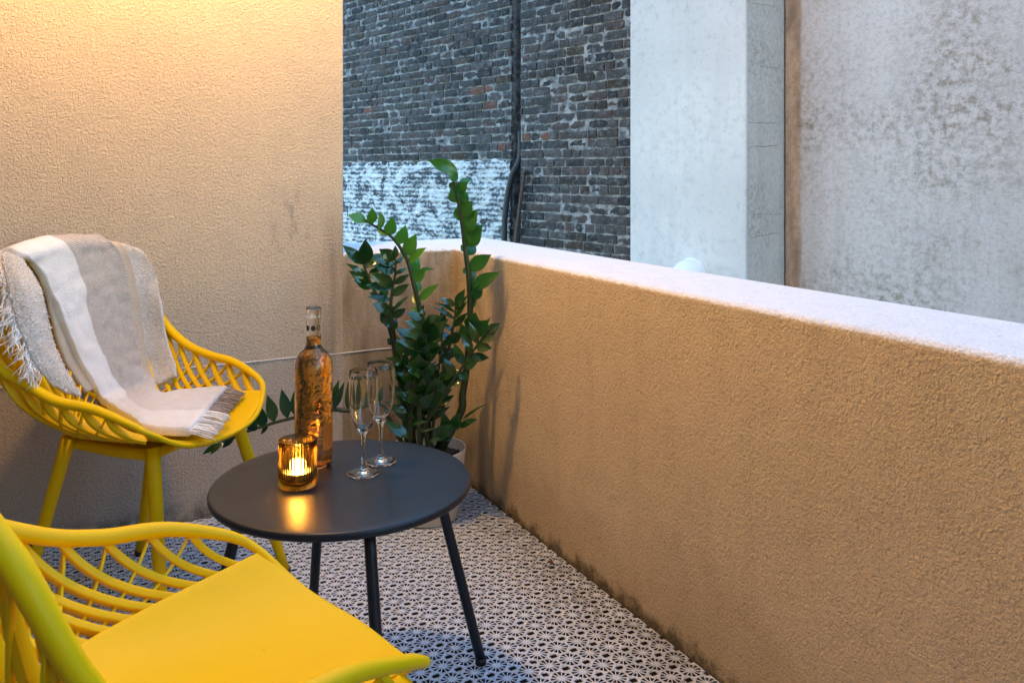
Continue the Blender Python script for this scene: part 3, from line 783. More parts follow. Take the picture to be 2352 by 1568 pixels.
# striped strip
specS = [[r3(190,215), r3(520,110), r3(800,85), r3(1010,85)], [r3(300,275), r3(600,185), r3(860,160), r3(1080,145)], [r3(380,400), r3(670,310), r3(930,290), r3(1150,270)], [r3(475,580), r3(740,480), r3(980,470), r3(1195,450)],
         [r3(560,790), r3(785,730), r3(1020,710), r3(1225,700)], [r3(640,1000), r3(850,980), r3(1070,960), r3(1258,950)], [r3(740,1215), r3(940,1190), r3(1120,1190), r3(1280,1180)],
         [r3(855,1410), r3(1030,1370), r3(1180,1350), r3(1320,1320)], [r3(980,1590), r3(1150,1530), r3(1300,1470), r3(1430,1400)],
         [r4(150,1040), r4(200,880), r4(330,740), r4(470,640)], [r4(400,1115), r4(480,935), r4(620,760), r4(760,605)], [r4(650,1130), r4(780,925), r4(930,750), r4(1080,580)], [r4(930,1130), r4(1110,910), r4(1260,730), r4(1415,548)]]
rS = rows_of(specS, .040, .024)
rS = over_back(rS[0], .20, .075) + rS
oS, GS = cloth('striped_strip', rS, M['stripe'], bl, .022, nu=44, nv=120, seed=2, wr=.0095, it=2)
# left lobe hanging over the shoulder
def lob(c, Y): return tol(IP(*c, Y))
rowsL = [[lob(r3(-10,205),1.95), lob(r3(60,215),1.95), lob(r3(150,250),1.98)], [lob(r3(40,330),1.88), lob(r3(150,330),1.89), lob(r3(240,350),1.94)], [lob(r3(85,500),1.85), lob(r3(220,500),1.86), lob(r3(345,520),1.92)],
         [lob(r3(125,700),1.83), lob(r3(270,690),1.85), lob(r3(400,720),1.91)], [lob(r3(170,880),1.82), lob(r3(320,880),1.85), lob(r3(445,910),1.91)], [lob(r3(245,1060),1.82), lob(r3(380,1070),1.85), lob(r3(510,1110),1.91)],
         [lob(r3(330,1240),1.825), lob(r3(470,1250),1.855), lob(r3(600,1300),1.90)], [lob(r3(460,1400),1.845), lob(r3(590,1420),1.865), lob(r3(680,1450),1.89)], [lob(r3(600,1510),1.86), lob(r3(670,1530),1.87), lob(r3(730,1550),1.875)]]
tp = rowsL[0]
rowsL = [[Vector((v.x, v.y-.07, v.z-.22)) for v in tp], [Vector((v.x, v.y-.06, v.z-.05)) for v in tp]] + rowsL
oL, GL = cloth('shoulder_lobe', rowsL, M['boucle'], bl, .013, nu=24, nv=80, seed=14, wr=.005)
def strand(p, d, L, r, sag=.0, wig=.006, m=6):
    pts = []; d = d.normalized(); ph = random.random()*9
    s = d.cross(Vector((0, 0, 1))).normalized() if abs(d.z) < .95 else Vector((1, 0, 0))
    for k in range(m+1):
        t = k/m
        pts.append(p + d*L*t + Vector((0, 0, -sag*t*t)) + s*wig*math.sin(ph+t*5)*t + Vector((0, 0, wig*.4*math.sin(ph*2+t*6)*t)))
    return tube(pts, [r*(1-.3*k/m) for k in range(m+1)], 5)
frw, frb = [], []
for k in range(210):
    u = (k+random.random())/210
    i = u*(GS.shape[0]-1); i0 = int(i); fr_ = i-i0; i1 = min(i0+1, GS.shape[0]-1)
    p = Vector(GS[i0, -1]*(1-fr_)+GS[i1, -1]*fr_); pb = Vector(GS[i0, -4])
    d = (p-pb); d.z = 0; d.normalize(); d = d + Vector((random.gauss(.0, .16) - (.18 if u < .42 else .0)*-1, random.gauss(0, .1), 0))
    base = p - d.normalized()*.006 + Vector((0, 0, random.uniform(-.006, .004)))
    L = random.uniform(.046, .062) if u < .42 else random.uniform(.040, .054)
    s = strand(tow(base), tow(d) - C2, L, .0013, sag=.013, wig=.003)
    (frw if u < .42 else frb).append(s)
link('fringe', pymesh('fringe', *merge(frw)), M['fr_w'], oS); link('fringe', pymesh('fringe', *merge(frb)), M['fr_b'], oS)
frl = []
for k in range(330):
    j = random.uniform(2, GL.shape[1]-9)
    j0 = int(j); p = Vector(GL[0, j0]).lerp(Vector(GL[0, j0+1]), j-j0)
    t = j/GL.shape[1]
    pin = Vector(GL[3, j0])
    d = (p-pin).normalized()
    wp = tow(p); wd = (tow(d)-C2)
    dd = (wd*.8 + RGT*random.uniform(-.35, .15) + Vector((0, 0, random.uniform(-.9, .1))) + FWD*random.uniform(-.4, .2))
    frl.append(strand(wp, dd, random.uniform(.016, .05), .0011, sag=random.uniform(0, .02), wig=random.uniform(.006, .020), m=8))
link('fringe', pymesh('fringe', *merge(frl)), M['fr_w'], oL)
def tufts(G, n_, r_, L, side=1):
    out = []
    for _ in range(n_):
        i = random.uniform(0, G.shape[0]-1.01); j = random.uniform(0, G.shape[1]-1.01); i0, j0 = int(i), int(j)
        p = Vector(G[i0, j0]); a = Vector(G[i0+1, j0])-p; b = Vector(G[i0, j0+1])-p
        nn = a.cross(b); nn = nn.normalized() if nn.length > 0 else Vector((0, 1, 0))
        if nn.dot(Vector((0, .8, .6))) < 0: nn = -nn
        q0 = p + a*(i-i0) + b*(j-j0) + nn*.0055
        t1 = (nn + Vector((random.gauss(0,.8), random.gauss(0,.8), random.gauss(0,.8)))).normalized()
        t2 = (t1 + Vector((random.gauss(0,.9), random.gauss(0,.9), random.gauss(0,.9)))).normalized()
        out.append(tube([tow(q0), tow(q0+t1*L*.55), tow(q0+t1*L*.55+t2*L*.45)], r_*random.uniform(.7,1.3), 4, caps=False))
    return merge(out)
for G, par_, n_ in ((GB, oB, 3600), (GL, oL, 2600)):
    tag(link('fuzz', pymesh('fuzz', *tufts(G, n_, .0009, .0042)), M['fuzz'], par_), kind='stuff')
for c in bl.children: c.matrix_parent_inverse = blinv

# ------------------------------------------------------------------ table and the things on it
TX, TY, TZ, TR = -.3292, 1.642, .4326, .2496
tb = empty('coffee_table', W(TX, TY, FZ*.5)); tag(tb, 'small round black metal table with four splayed legs', 'table')
o0 = FZ*.5
th = .0145; rr_ = .0062
prof = [(0, TZ-o0)] + [(r_, TZ-o0) for r_ in (.08, .16, .22)] + [(TR-rr_+rr_*math.sin(a), TZ-o0-rr_+rr_*math.cos(a)) for a in np.linspace(0, math.pi*.5, 8)] + [(TR, TZ-o0-th+.004), (TR-.002, TZ-o0-th), (TR-.012, TZ-o0-th-.001), (TR-.014, TZ-o0-.006), (0, TZ-o0-.006)]
link('tabletop', pymesh('tabletop', *lathe(prof, 128)), M['table'], tb)
tbi = Matrix.Translation(-tb.location)
vF = (RGT*.2643 + FWD*.1236)
for k in range(4):
    a = math.atan2(vF.y, vF.x) + k*math.pi/2; d = Vector((math.cos(a), math.sin(a), 0))
    top = d*.185 + Vector((0, 0, TZ-o0-.010)); bot = d*.2915 + Vector((0, 0, .010))
    lg = link('leg', pymesh('leg', *tube([top.lerp(bot, t) for t in np.linspace(0, 1, 8)], .0106, 18)), M['table'], tb)
    link('foot_cap', pymesh('foot_cap', *tube([bot + Vector((0,0,.006)), bot + Vector((0,0,-.008))], .0116, 18)), M['ink'], lg)

def at_table(name, X, Y, label, cat, group=None):
    return tag(empty(name, W(X, Y, TZ + .0004)), label, cat, group)
# wine bottle
bt = at_table('wine_bottle', -.405, 1.72, 'tall clear glass bottle of amber rosé wine behind the candle', 'bottle')
outer = [(.0, .004), (.028, .0), (.035, .002), (.0375, .008), (.0378, .03), (.0378, .10), (.0376, .198), (.0366, .210), (.0330, .222), (.0265, .231), (.0195, .2375), (.0158, .2435), (.0148, .252), (.0143, .28), (.0140, .300), (.0140, .303), (.0150, .304), (.0152, .3075), (.0150, .316), (.0146, .3215), (.0135, .3227), (.0118, .3225), (.0108, .318), (.0106, .29), (.0112, .262), (.0128, .2505), (.0140, .2412), (.0176, .2347), (.0244, .2282), (.0310, .2192), (.0346, .2076), (.0356, .196), (.0358, .10), (.0358, .03), (.0354, .0125), (.033, .0085), (.024, .0065), (0, .0085)]
link('glass_body', pymesh('glass_body', *lathe(outer, 64)), M['bottle'], bt)
liq = [(0, .0075), (.024, .0055), (.0335, .0075), (.0360, .012), (.0364, .03), (.0364, .10), (.0362, .197), (.0352, .208), (.0316, .2195), (.0250, .2285), (.0182, .235), (.0146, .2415), (.0134, .251), (.0130, .2635), (.0, .2628)]
link('wine', pymesh('wine', *lathe(liq, 64)), M['wine'], bt)
cam_dir = -(RGT*-.2355 + FWD).normalized()
a0 = math.atan2(cam_dir.y, cam_dir.x)
def patch(r_, a1, a2, z1, z2, nu=14, nv=4):
    return grid_sheet(lambda u, v: (r_*math.cos(lerp(a1, a2, u)), r_*math.sin(lerp(a1, a2, u)), lerp(z1, z2, v)), nu, nv)
link('paper_label', pymesh('paper_label', *patch(.0383, a0+.50, a0+1.42, .038, .090)), M['label_o'], bt)
for k in (-.95, -.05, .75):
    a = a0 + k; d = Vector((math.cos(a), math.sin(a), 0)); s = Vector((-d.y, d.x, 0)); c = d*.0146 + Vector((0, 0, .2815))
    V = []
    for rad in (.0050, .0028):
        for i in range(20):
            t = 2*math.pi*i/20; q_ = s*math.cos(t)*rad; aa = a + math.cos(t)*rad/.0146
            V.append((.0147*math.cos(aa), .0147*math.sin(aa), .2815 + math.sin(t)*rad*1.15))
    Fc = [(i, (i+1) % 20, 20+(i+1) % 20, 20+i) for i in range(20)]
    if k == .75: Fc = Fc
    else:
        V.append((.0148*math.cos(a), .0148*math.sin(a), .2815)); Fc += [(20+i, 20+(i+1) % 20, 40) for i in range(20)]
    link('round_mark', pymesh('round_mark', V, Fc), M['ink'], bt)
# champagne flutes
fl = [(0, .0022), (.020, .0016), (.0315, .0), (.0330, .0010), (.0325, .0022), (.022, .0036), (.010, .0052), (.0062, .0085), (.0050, .015), (.0044, .040), (.0043, .066), (.0052, .0765), (.0090, .083), (.0160, .093), (.0220, .107), (.0262, .124), (.0286, .146), (.0292, .165), (.0286, .190), (.0279, .2040), (.0273, .2046), (.0272, .2038), (.0279, .190), (.0285, .165), (.0279, .146), (.0255, .1245), (.0212, .108), (.0150, .0955), (.0075, .0868), (0, .0855)]
FM = pymesh('glass_body', *lathe(fl, 64))
for i, (X, Y, lab) in enumerate(((-.2948, 1.673, 'empty champagne flute standing nearer the front edge of the black table'), (-.271, 1.741, 'empty champagne flute behind the other flute, nearest the potted plant'))):
    g = at_table('champagne_flute', X, Y, lab, 'glass', 'champagne flutes on the table')
    link('glass_body', FM, M['glass'] if not FM.materials else None, g)
# candle holder
cd = at_table('candle_holder', -.409, 1.608, 'ribbed amber glass holder with a lit tea light', 'candle holder')
nr = 44; n = nr*6
def ribprof(r_, ph): return r_ + .0011*abs(math.cos(nr/2*ph)) - .0005
pr = [(.0, .0045, 0), (.030, .0, 0), (.0345, .002, 0), (.0360, .007, .3), (.0362, .012, 1), (.0360, .05, 1), (.0356, .086, 1), (.0354, .0885, .5), (.0343, .0892, 0), (.0334, .0885, 0), (.0336, .05, 0), (.0338, .014, 0), (.030, .0095, 0), (0, .009, 0)]
V, Fc = [], []
for i in range(n):
    a = 2*math.pi*i/n
    for r_, z, w in pr:
        q_ = r_ + w*(.0013*abs(math.cos(nr/2*a)) - .0007); V.append((q_*math.cos(a), q_*math.sin(a), z))
m = len(pr)
for i in range(n):
    j = (i+1) % n
    for k in range(m-1): Fc.append((i*m+k, j*m+k, j*m+k+1, i*m+k+1))
link('ribbed_glass', pymesh('ribbed_glass', V, Fc), M['amber'], cd)
tl = link('tea_light', pymesh('tea_light', *lathe([(0, .0098), (.0190, .0098), (.0195, .011), (.0195, .0245), (.0200, .0252), (.0192, .0255), (.0188, .0222), (0, .0220)], 40)), M['tin'], cd)
link('wax', pymesh('wax', *lathe([(.0185, .0215), (.0150, .0228), (.006, .0222), (0, .0222)], 32)), M['wax'], tl)
link('wick', pymesh('wick', *tube([(0,0,.022), (.0006,.0003,.027), (.0012,.0,.0295)], .0007, 6)), M['ink'], tl)
link('flame', pymesh('flame', *lathe([(0, .0265), (.0034, .0285), (.0058, .0325), (.0062, .0365), (.0046, .0415), (.0023, .0465), (.0006, .0505), (0, .0515)], 20)), M['flame'], cd)
for c in ([o for o in tb.children]): pass

# ------------------------------------------------------------------ plant and pot
PXc, PYc = -.333*.0 - .255, 2.53
pt = empty('plant_pot', W(PXc, PYc, FZ+.001)); tag(pt, 'cream plant pot on the floor in the corner behind the table', 'plant pot')
PH = .206
link('pot_body', pymesh('pot_body', *lathe([(0, .0), (.090, .0), (.0945, .004), (.1165, PH-.003), (.1160, PH), (.1130, PH), (.1120, PH-.003), (.105, PH-.06), (0, PH-.06)], 72)), M['pot'], pt)
sv = []
def soilf(a, b):
    r_ = .1085*b; t = 2*math.pi*a; x, y = r_*math.cos(t), r_*math.sin(t)
    return (x, y, PH-.030 + .006*mnoise.noise(Vector((x*60, y*60, 0))) + .004*mnoise.noise(Vector((x*160, y*160, 3))))
link('soil', pymesh('soil', *grid_sheet(soilf, 72, 22)), M['soil'], pt)
# loose pebbles of bark in the soil
pk = []
for k in range(120):
    t = random.random()*6.283; r_ = .104*math.sqrt(random.random()); c = Vector((r_*math.cos(t), r_*math.sin(t), PH-.027)); s = random.uniform(.003, .0065)
    V = [c + Vector((random.gauss(0,1), random.gauss(0,1), random.gauss(0,.7))).normalized()*s*random.uniform(.7,1.2) for _ in range(6)]
    bm = bmesh.new(); vs = [bm.verts.new(v) for v in V]
    try:
        bmesh.ops.convex_hull(bm, input=vs); bm.verts.index_update()
        pk.append(([v.co.copy() for v in bm.verts], [tuple(v.index for v in f.verts) for f in bm.faces]))
    except Exception: pass
    bm.free()
sb = link('bark_chips', pymesh('bark_chips', *merge(pk)), mat_simple('bark_chip', (.16,.105,.07), .85, .4, 200, .5, 40), pt, smooth=False); tag(sb, kind='stuff')

def leaf(base, tip, w, nh, fold=.16, droop=.08, roll=0.0):
    base, tip = Vector(base), Vector(tip); d = tip-base; L = d.length; d.normalize()
    s = d.cross(nh).normalized(); nn = s.cross(d).normalized()
    if roll: 
        q = Matrix.Rotation(roll, 3, d); s = q @ s; nn = q @ nn
    m = 9; V, Fc = [], []
    ws = [.10, .50, .82, .97, 1.0, .93, .76, .52, .25, .0]
    for k in range(m+1):
        t = k/m; c = base + d*L*t + nn*(droop*L*(4*t*(1-t)*.5 - .6*t*t))
        h = w*.5*ws[k]
        cols = (-1, -.55, 0, .55, 1)
        for a in cols:
            V.append(c + s*a*h + nn*(abs(a)*h*fold*2 - a*a*h*fold*1.2))
    for k in range(m):
        for i in range(4): Fc.append((k*5+i, k*5+i+1, (k+1)*5+i+1, (k+1)*5+i))
    return V, Fc
def c4(x, y): return (746.5+.3112*x, 315.8+.3112*y)
def c5(x, y): return (746.5+.3112*x, 746.4+.3112*y)
def c8(x, y): return (402+.2441*x, 861.3+.2441*y)
TOCAM = lambda p: (Vector((0, 0, CAM_H)) - Vector(p)).normalized()
plant = empty('zz_plant', W(PXc, PYc, FZ+PH-.03)); tag(plant, 'tall leafy houseplant with thick stems of glossy green leaves growing in the cream pot', 'plant')
plinv = Matrix.Translation(-plant.location)
SOIL = FZ + PH - .032
def soilpt(dx, dy_): 
    return W(PXc+dx, PYc+dy_, SOIL)
MAXX = PX - .012
def clampw(p):
    p = Vector(p); p.x = min(p.x, MAXX); p.y = min(p.y, 2.648); return p
def stem_part(path, r0, r1, leaves, mat, k=.3112, cf=c4, Yd=2.53, pitch=.0, thick=None):
    """path: list of world points from soil up; leaves: (bx,by,tx,ty,wpx[,dY,ntilt])"""
    pts = crv([clampw(p) for p in path], 8); n_ = len(pts)
    st = link('stem', pymesh('stem', *tube(pts, list(np.linspace(r0, r1, n_)), 10)), M['stem'], plant)
    lv = []
    for L in leaves:
        bx, by, tx, ty, w = L[:5]; dY = L[5] if len(L) > 5 else random.uniform(-.02, .02)
        b_ = cf(bx, by)
        # root the leaf on the stem: depth of the nearest stem point
        best = min(pts, key=lambda p: (lambda q: (q[0]-b_[0])**2+(q[1]-b_[1])**2)(to_img(p)))
        Yb = depth_of(best)
        B = best.lerp(IP(*b_, Yb), .6); t_ = cf(tx, ty)
        T = clampw(IP(*t_, Yb + dY))
        nh = TOCAM(B) + Vector((random.gauss(0, .25), random.gauss(0, .25), random.uniform(.05, .5)))
        lv.append(leaf(B, T, w*k/1935*Yb*(1.06 if mat == M['leafd'] else 1.3), nh, random.uniform(.10, .22), random.uniform(.03, .12)))
    if lv: link('leaflets', pymesh('leaflets', *merge(lv)), mat, st)
    return st
def depth_of(p): return Vector(p).dot(FWD)
def to_img(p):
    Y = depth_of(p); return (1176 + 1935*Vector(p).dot(RGT)/Y, 396 + 1935*(CAM_H-p[2])/Y)
def path4(lst): return [IP(*c4(x, y), Y) for x, y, Y in lst]
# S1 tall stem on the right
stem_part([soilpt(.03, .02)] + path4([(1000,2030,2.54), (1015,1900,2.54), (1045,1700,2.54), (1068,1400,2.54), (1070,1200,2.54), (1058,1000,2.535), (1035,830,2.53), (1018,680,2.52), (1000,570,2.51), (985,480,2.50), (962,390,2.49), (950,310,2.48), (965,245,2.47)]), .0125, .003,
  [(985,245,758,165,78,-.02), (1000,310,893,243,66,-.03), (1010,335,1078,310,46,.02), (955,330,930,400,50,.03), (975,400,1050,330,70,-.01), (985,480,940,355,95,-.02), (1000,570,1086,470,100,-.02), (990,500,1050,400,80,.01), (1018,690,1122,530,112,-.03), (1005,620,980,500,80,.02), (1038,795,1158,645,118,-.03), (1050,870,1112,785,66,.03), (1042,840,1003,790,40,.0),
   (1062,975,1228,862,88,-.02), (1058,1005,1018,965,44,.0), (1070,1065,1105,945,44,.02), (1085,1115,1292,988,82,-.03), (1078,1150,1100,1035,56,.02), (1085,1190,1162,1085,70,-.02), (1078,1260,1110,1160,46,.01),
   (1085,1420,1112,1290,100,-.03), (1100,1450,1208,1350,100,-.04), (1070,1480,1000,1380,80,-.04), (1120,1500,1225,1320,40,.0)], M['leafm'], Yd=2.54)
# S2 young arching stem
stem_part([soilpt(-.03, 0)] + path4([(640,2230,2.50), (640,2000,2.50), (700,1650,2.49), (720,1400,2.48), (700,1270,2.48), (660,1100,2.475), (620,940,2.47), (590,870,2.47), (540,790,2.46), (475,720,2.455), (400,672,2.45), (330,632,2.44), (285,600,2.44)]), .0105, .0022,
  [(300,612,168,572,64,-.02), (330,630,214,598,30,.03), (345,640,347,517,64,-.02), (405,682,412,545,68,-.02), (468,728,499,585,72,-.02), (545,788,596,647,76,-.02), (592,872,674,710,80,-.02), (608,930,744,810,78,-.03), (628,1000,694,885,74,.02), (648,1065,745,962,66,-.02), (735,968,810,966,22,.0), (662,1155,702,1062,54,.03), (690,1200,838,1078,54,-.03), (690,1235,640,1160,40,.02), (470,728,372,678,26,.04), (600,900,560,800,40,.05), (700,1290,640,1260,50,.0)], M['leafb'])
# S3 far-left dark cluster
stem_part([soilpt(-.05, .03)] + path4([(600,2200,2.53), (580,1950,2.55), (530,1700,2.56), (500,1500,2.57), (450,1320,2.57), (400,1200,2.57), (340,1080,2.57), (300,980,2.57), (285,930,2.57)]), .0095, .003,
  [(275,935,132,792,84,-.02), (285,940,300,748,116,-.03), (300,965,425,848,80,.03), (305,1010,155,928,42,-.02), (330,1070,175,983,72,-.02), (340,1115,212,1052,66,-.02), (330,1040,405,950,66,.02), (395,1190,330,1140,60,.0), (400,1200,470,1100,60,.02), (430,1280,355,1225,80,-.03), (440,1300,520,1250,70,.0), (460,1380,410,1280,70,.0), (480,1420,530,1330,70,.02), (500,1530,460,1480,50,.0)], M['leafd'])
# S4 beside it
stem_part([soilpt(-.03, .05)] + path4([(640,2200,2.55), (610,1900,2.56), (540,1600,2.55), (500,1400,2.53), (485,1260,2.52), (495,1140,2.52), (518,1010,2.52), (520,900,2.52), (518,860,2.52)]), .0085, .0025,
  [(518,895,520,795,46,.0), (515,905,400,822,90,-.02), (515,935,365,898,56,-.03), (515,985,360,945,100,-.03), (508,1085,335,1008,96,-.04), (500,1110,298,1088,80,-.03), (520,930,582,878,34,.02), (520,1010,608,958,34,.02), (520,1085,622,1008,50,.0), (492,1165,622,1080,66,.0), (490,1195,316,1172,56,-.03), (490,1285,622,1163,40,-.02), (482,1275,356,1228,80,-.03), (500,1330,600,1260,60,.0), (500,1390,420,1330,60,.0)], M['leafd'])
# S5 small right stem
stem_part([soilpt(.02, .04)] + path4([(860,2150,2.54), (880,1900,2.55), (910,1600,2.55), (940,1430,2.55), (955,1350,2.55), (965,1240,2.55)]), .007, .0022,
  [(965,1242,848,1183,52,-.02), (965,1238,1032,1118,62,-.01), (962,1292,812,1213,36,-.02), (960,1342,802,1243,36,-.02), (962,1275,1057,1158,40,-.02), (957,1335,1052,1200,42,-.02), (952,1395,1052,1290,50,-.02), (942,1425,868,1368,36,.0), (930,1500,860,1430,50,.0), (930,1520,1010,1430,60,.0), (905,1600,840,1540,60,.0), (905,1620,980,1540,60,.0)], M['leafd'])
# S6 middle stem with large shiny leaves
stem_part([soilpt(-.0, -.03)] + path4([(700,2230,2.46), (700,1950,2.45), (715,1750,2.44), (740,1560,2.43), (745,1420,2.43), (725,1300,2.43)]), .0078, .0026,
  [(740,1478,532,1412,74,-.05), (732,1562,526,1492,66,-.05), (725,1405,586,1352,58,-.03), (722,1345,596,1288,58,-.02), (722,1330,716,1262,46,.0), (740,1375,834,1308,68,-.03), (750,1405,872,1308,60,.0), (758,1505,908,1338,92,-.04), (752,1565,872,1430,92,-.03), (735,1640,600,1580,70,-.04), (740,1660,850,1540,80,-.03), (560,1690,692,1768,70,-.05), (720,1720,640,1640,60,.0), (720,1760,830,1680,70,.0), (735,1560,700,1440,84,-.06), (730,1640,770,1520,84,-.06), (715,1720,690,1600,80,-.06), (705,1800,640,1690,84,-.05), (705,1840,780,1730,84,-.05), (700,1900,720,1780,80,-.06), (745,1450,760,1330,70,-.04), (700,1960,610,1860,84,-.04), (700,1990,800,1890,84,-.04)], M['leafd'])
# S7 stem leaning out to the right
stem_part([soilpt(.02, -.04)] + [IP(*c5(x, y), Y) for x, y, Y in [(740,760,2.46), (800,640,2.45), (900,480,2.44), (1000,330,2.435), (1080,210,2.43), (1150,110,2.425), (1210,30,2.42)]], .0068, .0024,
  [(1190,60,1294,-18,66,.0), (1170,95,1280,20,60,.0), (1150,115,1262,95,66,-.02), (1115,160,1232,168,76,-.02), (1060,235,1215,240,70,.0), (1020,300,1132,262,86,-.02), (985,355,1062,402,70,-.01), (1130,140,1060,-30,66,.0), (1080,200,1010,60,66,.0), (1020,290,950,130,66,.0), (960,390,880,240,70,.0), (930,440,1010,400,60,.0), (890,500,800,380,60,.0)], M['leafd'], cf=c5)
# S8 long stem lying out to the left along the wall
stem_part([soilpt(-.05, -.02), IP(900, 972, 2.47)] + [IP(*c8(x, y), Y) for x, y, Y in [(1900,300,2.46), (1660,332,2.46), (1460,322,2.455), (1290,350,2.45), (1120,398,2.445), (940,445,2.44), (700,522,2.43), (560,572,2.42), (430,635,2.41), (360,690,2.40)]], .0078, .0026,
  [(930,430,868,185,108,-.02), (1062,395,1002,126,100,-.02), (1130,380,1118,150,84,.0), (822,485,800,285,120,-.02), (700,520,765,395,110,-.02), (1200,380,1230,170,80,.0), (1300,350,1350,130,80,.0), (1452,320,1542,45,78,-.02), (1495,320,1592,66,66,-.03), (1622,325,1632,56,62,-.02), (1700,325,1722,20,70,-.02), (1800,310,1850,60,70,-.02), (420,640,252,745,52,-.02), (455,615,328,748,52,-.03), (600,560,410,640,60,.0), (560,575,440,690,50,.0), (880,470,800,560,40,.02), (1900,300,1960,100,70,.0)], M['leafd'], k=.2441, cf=c8)
# short basal shoots filling the heart of the plant
for k in range(8):
    a = random.random()*6.283; r_ = random.uniform(.02, .07)
    b_ = soilpt(r_*math.cos(a)*.9, r_*math.sin(a)*.8)
    tipx = random.uniform(905, 1062); tipy = random.uniform(740, 930); Y = random.uniform(2.44, 2.57)
    T = clampw(IP(tipx, tipy, Y)); Mi = b_.lerp(T, .5) + Vector((0, 0, .02))
    pts = crv([b_, Mi, T], 8); st = link('stem', pymesh('stem', *tube(pts, list(np.linspace(.006, .002, len(pts))), 8)), M['stem'], plant)
    lv = []
    ax = (T-b_).normalized(); sd = ax.cross(TOCAM(Mi)).normalized()
    NL = random.randint(8, 11)
    for i in range(NL):
        t = .35 + .65*i/(NL-1); p = pts[min(len(pts)-1, int(t*(len(pts)-1)))]
        s = 1 if i % 2 else -1
        if i == NL-1: s = 0
        d = (sd*s*.8 + ax*.75 + Vector((random.gauss(0,.18), random.gauss(0,.18), random.gauss(0,.15)))).normalized()
        L = random.uniform(.055, .085)
        lv.append(leaf(p, clampw(p+d*L), random.uniform(.021, .031), TOCAM(p)+Vector((random.gauss(0,.4), random.gauss(0,.4), random.uniform(.1,.7))), .16, .1))
    link('leaflets', pymesh('leaflets', *merge(lv)), M['leafd'], st)
# leaves near the pot rim
lv = []
for bx, by, tx, ty, w, Y, dY in ((990,755,1122,690,64,2.46,-.03), (1010,700,1190,574,24,2.47,.0), (640,735,762,705,30,2.43,-.03), (800,840,932,738,100,2.44,-.04), (620,830,430,700,80,2.44,.0), (700,790,830,755,20,2.42,.0), (770,860,850,835,50,2.42,-.02), (600,640,530,620,40,2.43,.0), (880,850,940,845,14,2.42,.0), (950,780,990,640,90,2.46,.0), (920,830,870,640,90,2.46,.0)):
    lv.append(leaf(IP(*c5(bx, by), Y), clampw(IP(*c5(tx, ty), Y+dY)), w*.3112/1935*Y, TOCAM(IP(*c5(bx, by), Y))+Vector((random.gauss(0,.3), random.gauss(0,.3), .5)), .15, .1))
link('leaflets', pymesh('leaflets', *merge(lv)), M['leafd'], plant)
for c in plant.children: c.matrix_parent_inverse = plinv

# dead leaf on the floor by the parapet
def dryleaf(p, sz, rz):
    V, Fc = leaf((0,0,0), (sz,0,0), sz*.55, Vector((0,0,1)), .5, .5)
    return link('dry_leaf', pymesh('dry_leaf', V, Fc), M['dead'], None, p, rz)
fp = lambda dx, dy: IP(dx, dy, (CAM_H-FZ)*1935/(dy-396))
o = dryleaf(fp(1281, 1302) + Vector((-.01, 0, .006)), .030, 2.2); tag(o, 'small curled brown leaf lying on the floor against the parapet', 'leaf')

# ------------------------------------------------------------------ wall lamp (above the picture) and candle light
LP = Vector((.20, 1.98, 2.22))
lm = empty('wall_lamp', (-.34, LP.y, LP.z)); tag(lm, 'lit warm globe lamp on a bracket above the yellow chairs', 'lamp'); AX = LP.x + .34
gm = bpy.data.meshes.new('globe'); bm = bmesh.new(); bmesh.ops.create_uvsphere(bm, u_segments=32, v_segments=20, radius=.068); bm.to_mesh(gm); bm.free()
link('globe', gm, M['bulb'], lm, (AX, 0, 0))
link('light_shield', pymesh('light_shield', *lathe([(0, -.098), (.039, -.098), (.045, -.086), (.043, -.086), (.038, -.095), (0, -.095)], 40)), M['bracket'], lm, (AX, 0, 0))  # disc added under the globe to cut its downward light
link('shield_arm', pymesh('shield_arm', *tube([(AX, 0, -.098), (AX-.06, 0, -.105), (AX-.10, 0, -.02), (AX-.10, 0, .098)], .004, 8)), M['bracket'], lm)  # arm added to carry the disc under the globe
link('bracket', pymesh('bracket', *merge([tube([(.001, 0, .09), (.05, 0, .11), (AX, 0, .085), (AX, 0, .062)], .008, 10), box(.0005, .012, -.035, .035, .05, .13)])), M['bracket'], lm)
fp_ = W(-.409, 1.608, TZ+.043)
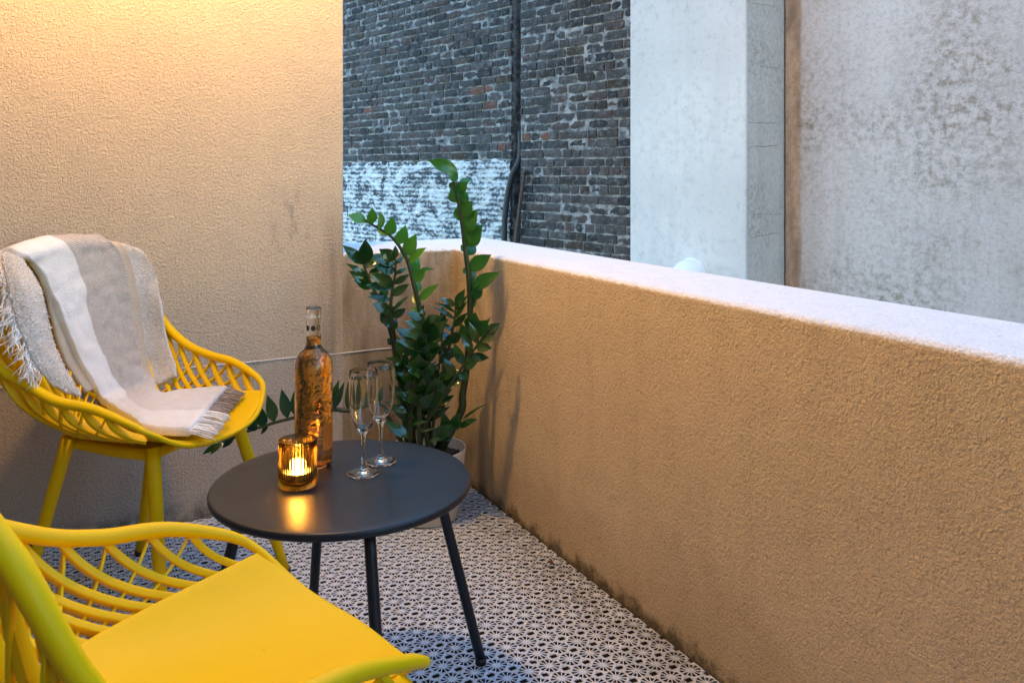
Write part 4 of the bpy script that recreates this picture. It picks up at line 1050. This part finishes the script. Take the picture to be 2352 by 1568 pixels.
ld = bpy.data.lights.new('candle_light', 'POINT'); ld.energy = .30; ld.color = (1, .50, .13); ld.shadow_soft_size = .006
lo = bpy.data.objects.new('candle_light', ld); lo.location = fp_; COL.objects.link(lo)

# ------------------------------------------------------------------ sky, sun, camera
SUN_EL, SUN_ROT = R(7), R(60)
w = bpy.data.worlds.new('World'); scene.world = w; w.use_nodes = True
nt = w.node_tree; nt.nodes.clear()
sk = nt.nodes.new('ShaderNodeTexSky'); sk.sky_type = 'NISHITA'; sk.sun_disc = False; sk.sun_elevation = SUN_EL; sk.sun_rotation = SUN_ROT; sk.air_density = 1.1; sk.dust_density = .3; sk.ozone_density = 3.2
bg = nt.nodes.new('ShaderNodeBackground'); bg.inputs[1].default_value = .15
wo = nt.nodes.new('ShaderNodeOutputWorld'); nt.links.new(sk.outputs[0], bg.inputs[0]); nt.links.new(bg.outputs[0], wo.inputs[0])
sl = bpy.data.lights.new('sun', 'SUN'); sl.energy = .015; sl.angle = R(40); sl.color = (1, .93, .85)
so = bpy.data.objects.new('sun', sl); COL.objects.link(so)
sd = Vector((-.55, .20, .80)).normalized()
so.rotation_euler = sd.to_track_quat('Z', 'Y').to_euler()

cam = bpy.data.cameras.new('camera'); co = bpy.data.objects.new('camera', cam); COL.objects.link(co)
cam.sensor_width = 36; cam.lens = 36*3370/4096; cam.shift_y = -(1365.5-690)/4096
cam.clip_start = .02; cam.clip_end = 300
co.location = (0, 0, CAM_H); co.rotation_euler = (R(90), 0, -YAW)
cam.dof.use_dof = True; cam.dof.focus_distance = 1.9; cam.dof.aperture_fstop = 16
scene.camera = co

scene.view_settings.view_transform = 'Standard'; scene.view_settings.look = 'None'
scene.view_settings.exposure = 3.6; scene.view_settings.gamma = 1
scene.render.engine = 'CYCLES'
c = scene.cycles
c.max_bounces = 12; c.transparent_max_bounces = 24; c.transmission_bounces = 10; c.diffuse_bounces = 5; c.glossy_bounces = 5
c.sample_clamp_indirect = 6; c.caustics_refractive = False; c.caustics_reflective = False; c.blur_glossy = .5
c.use_denoising = True
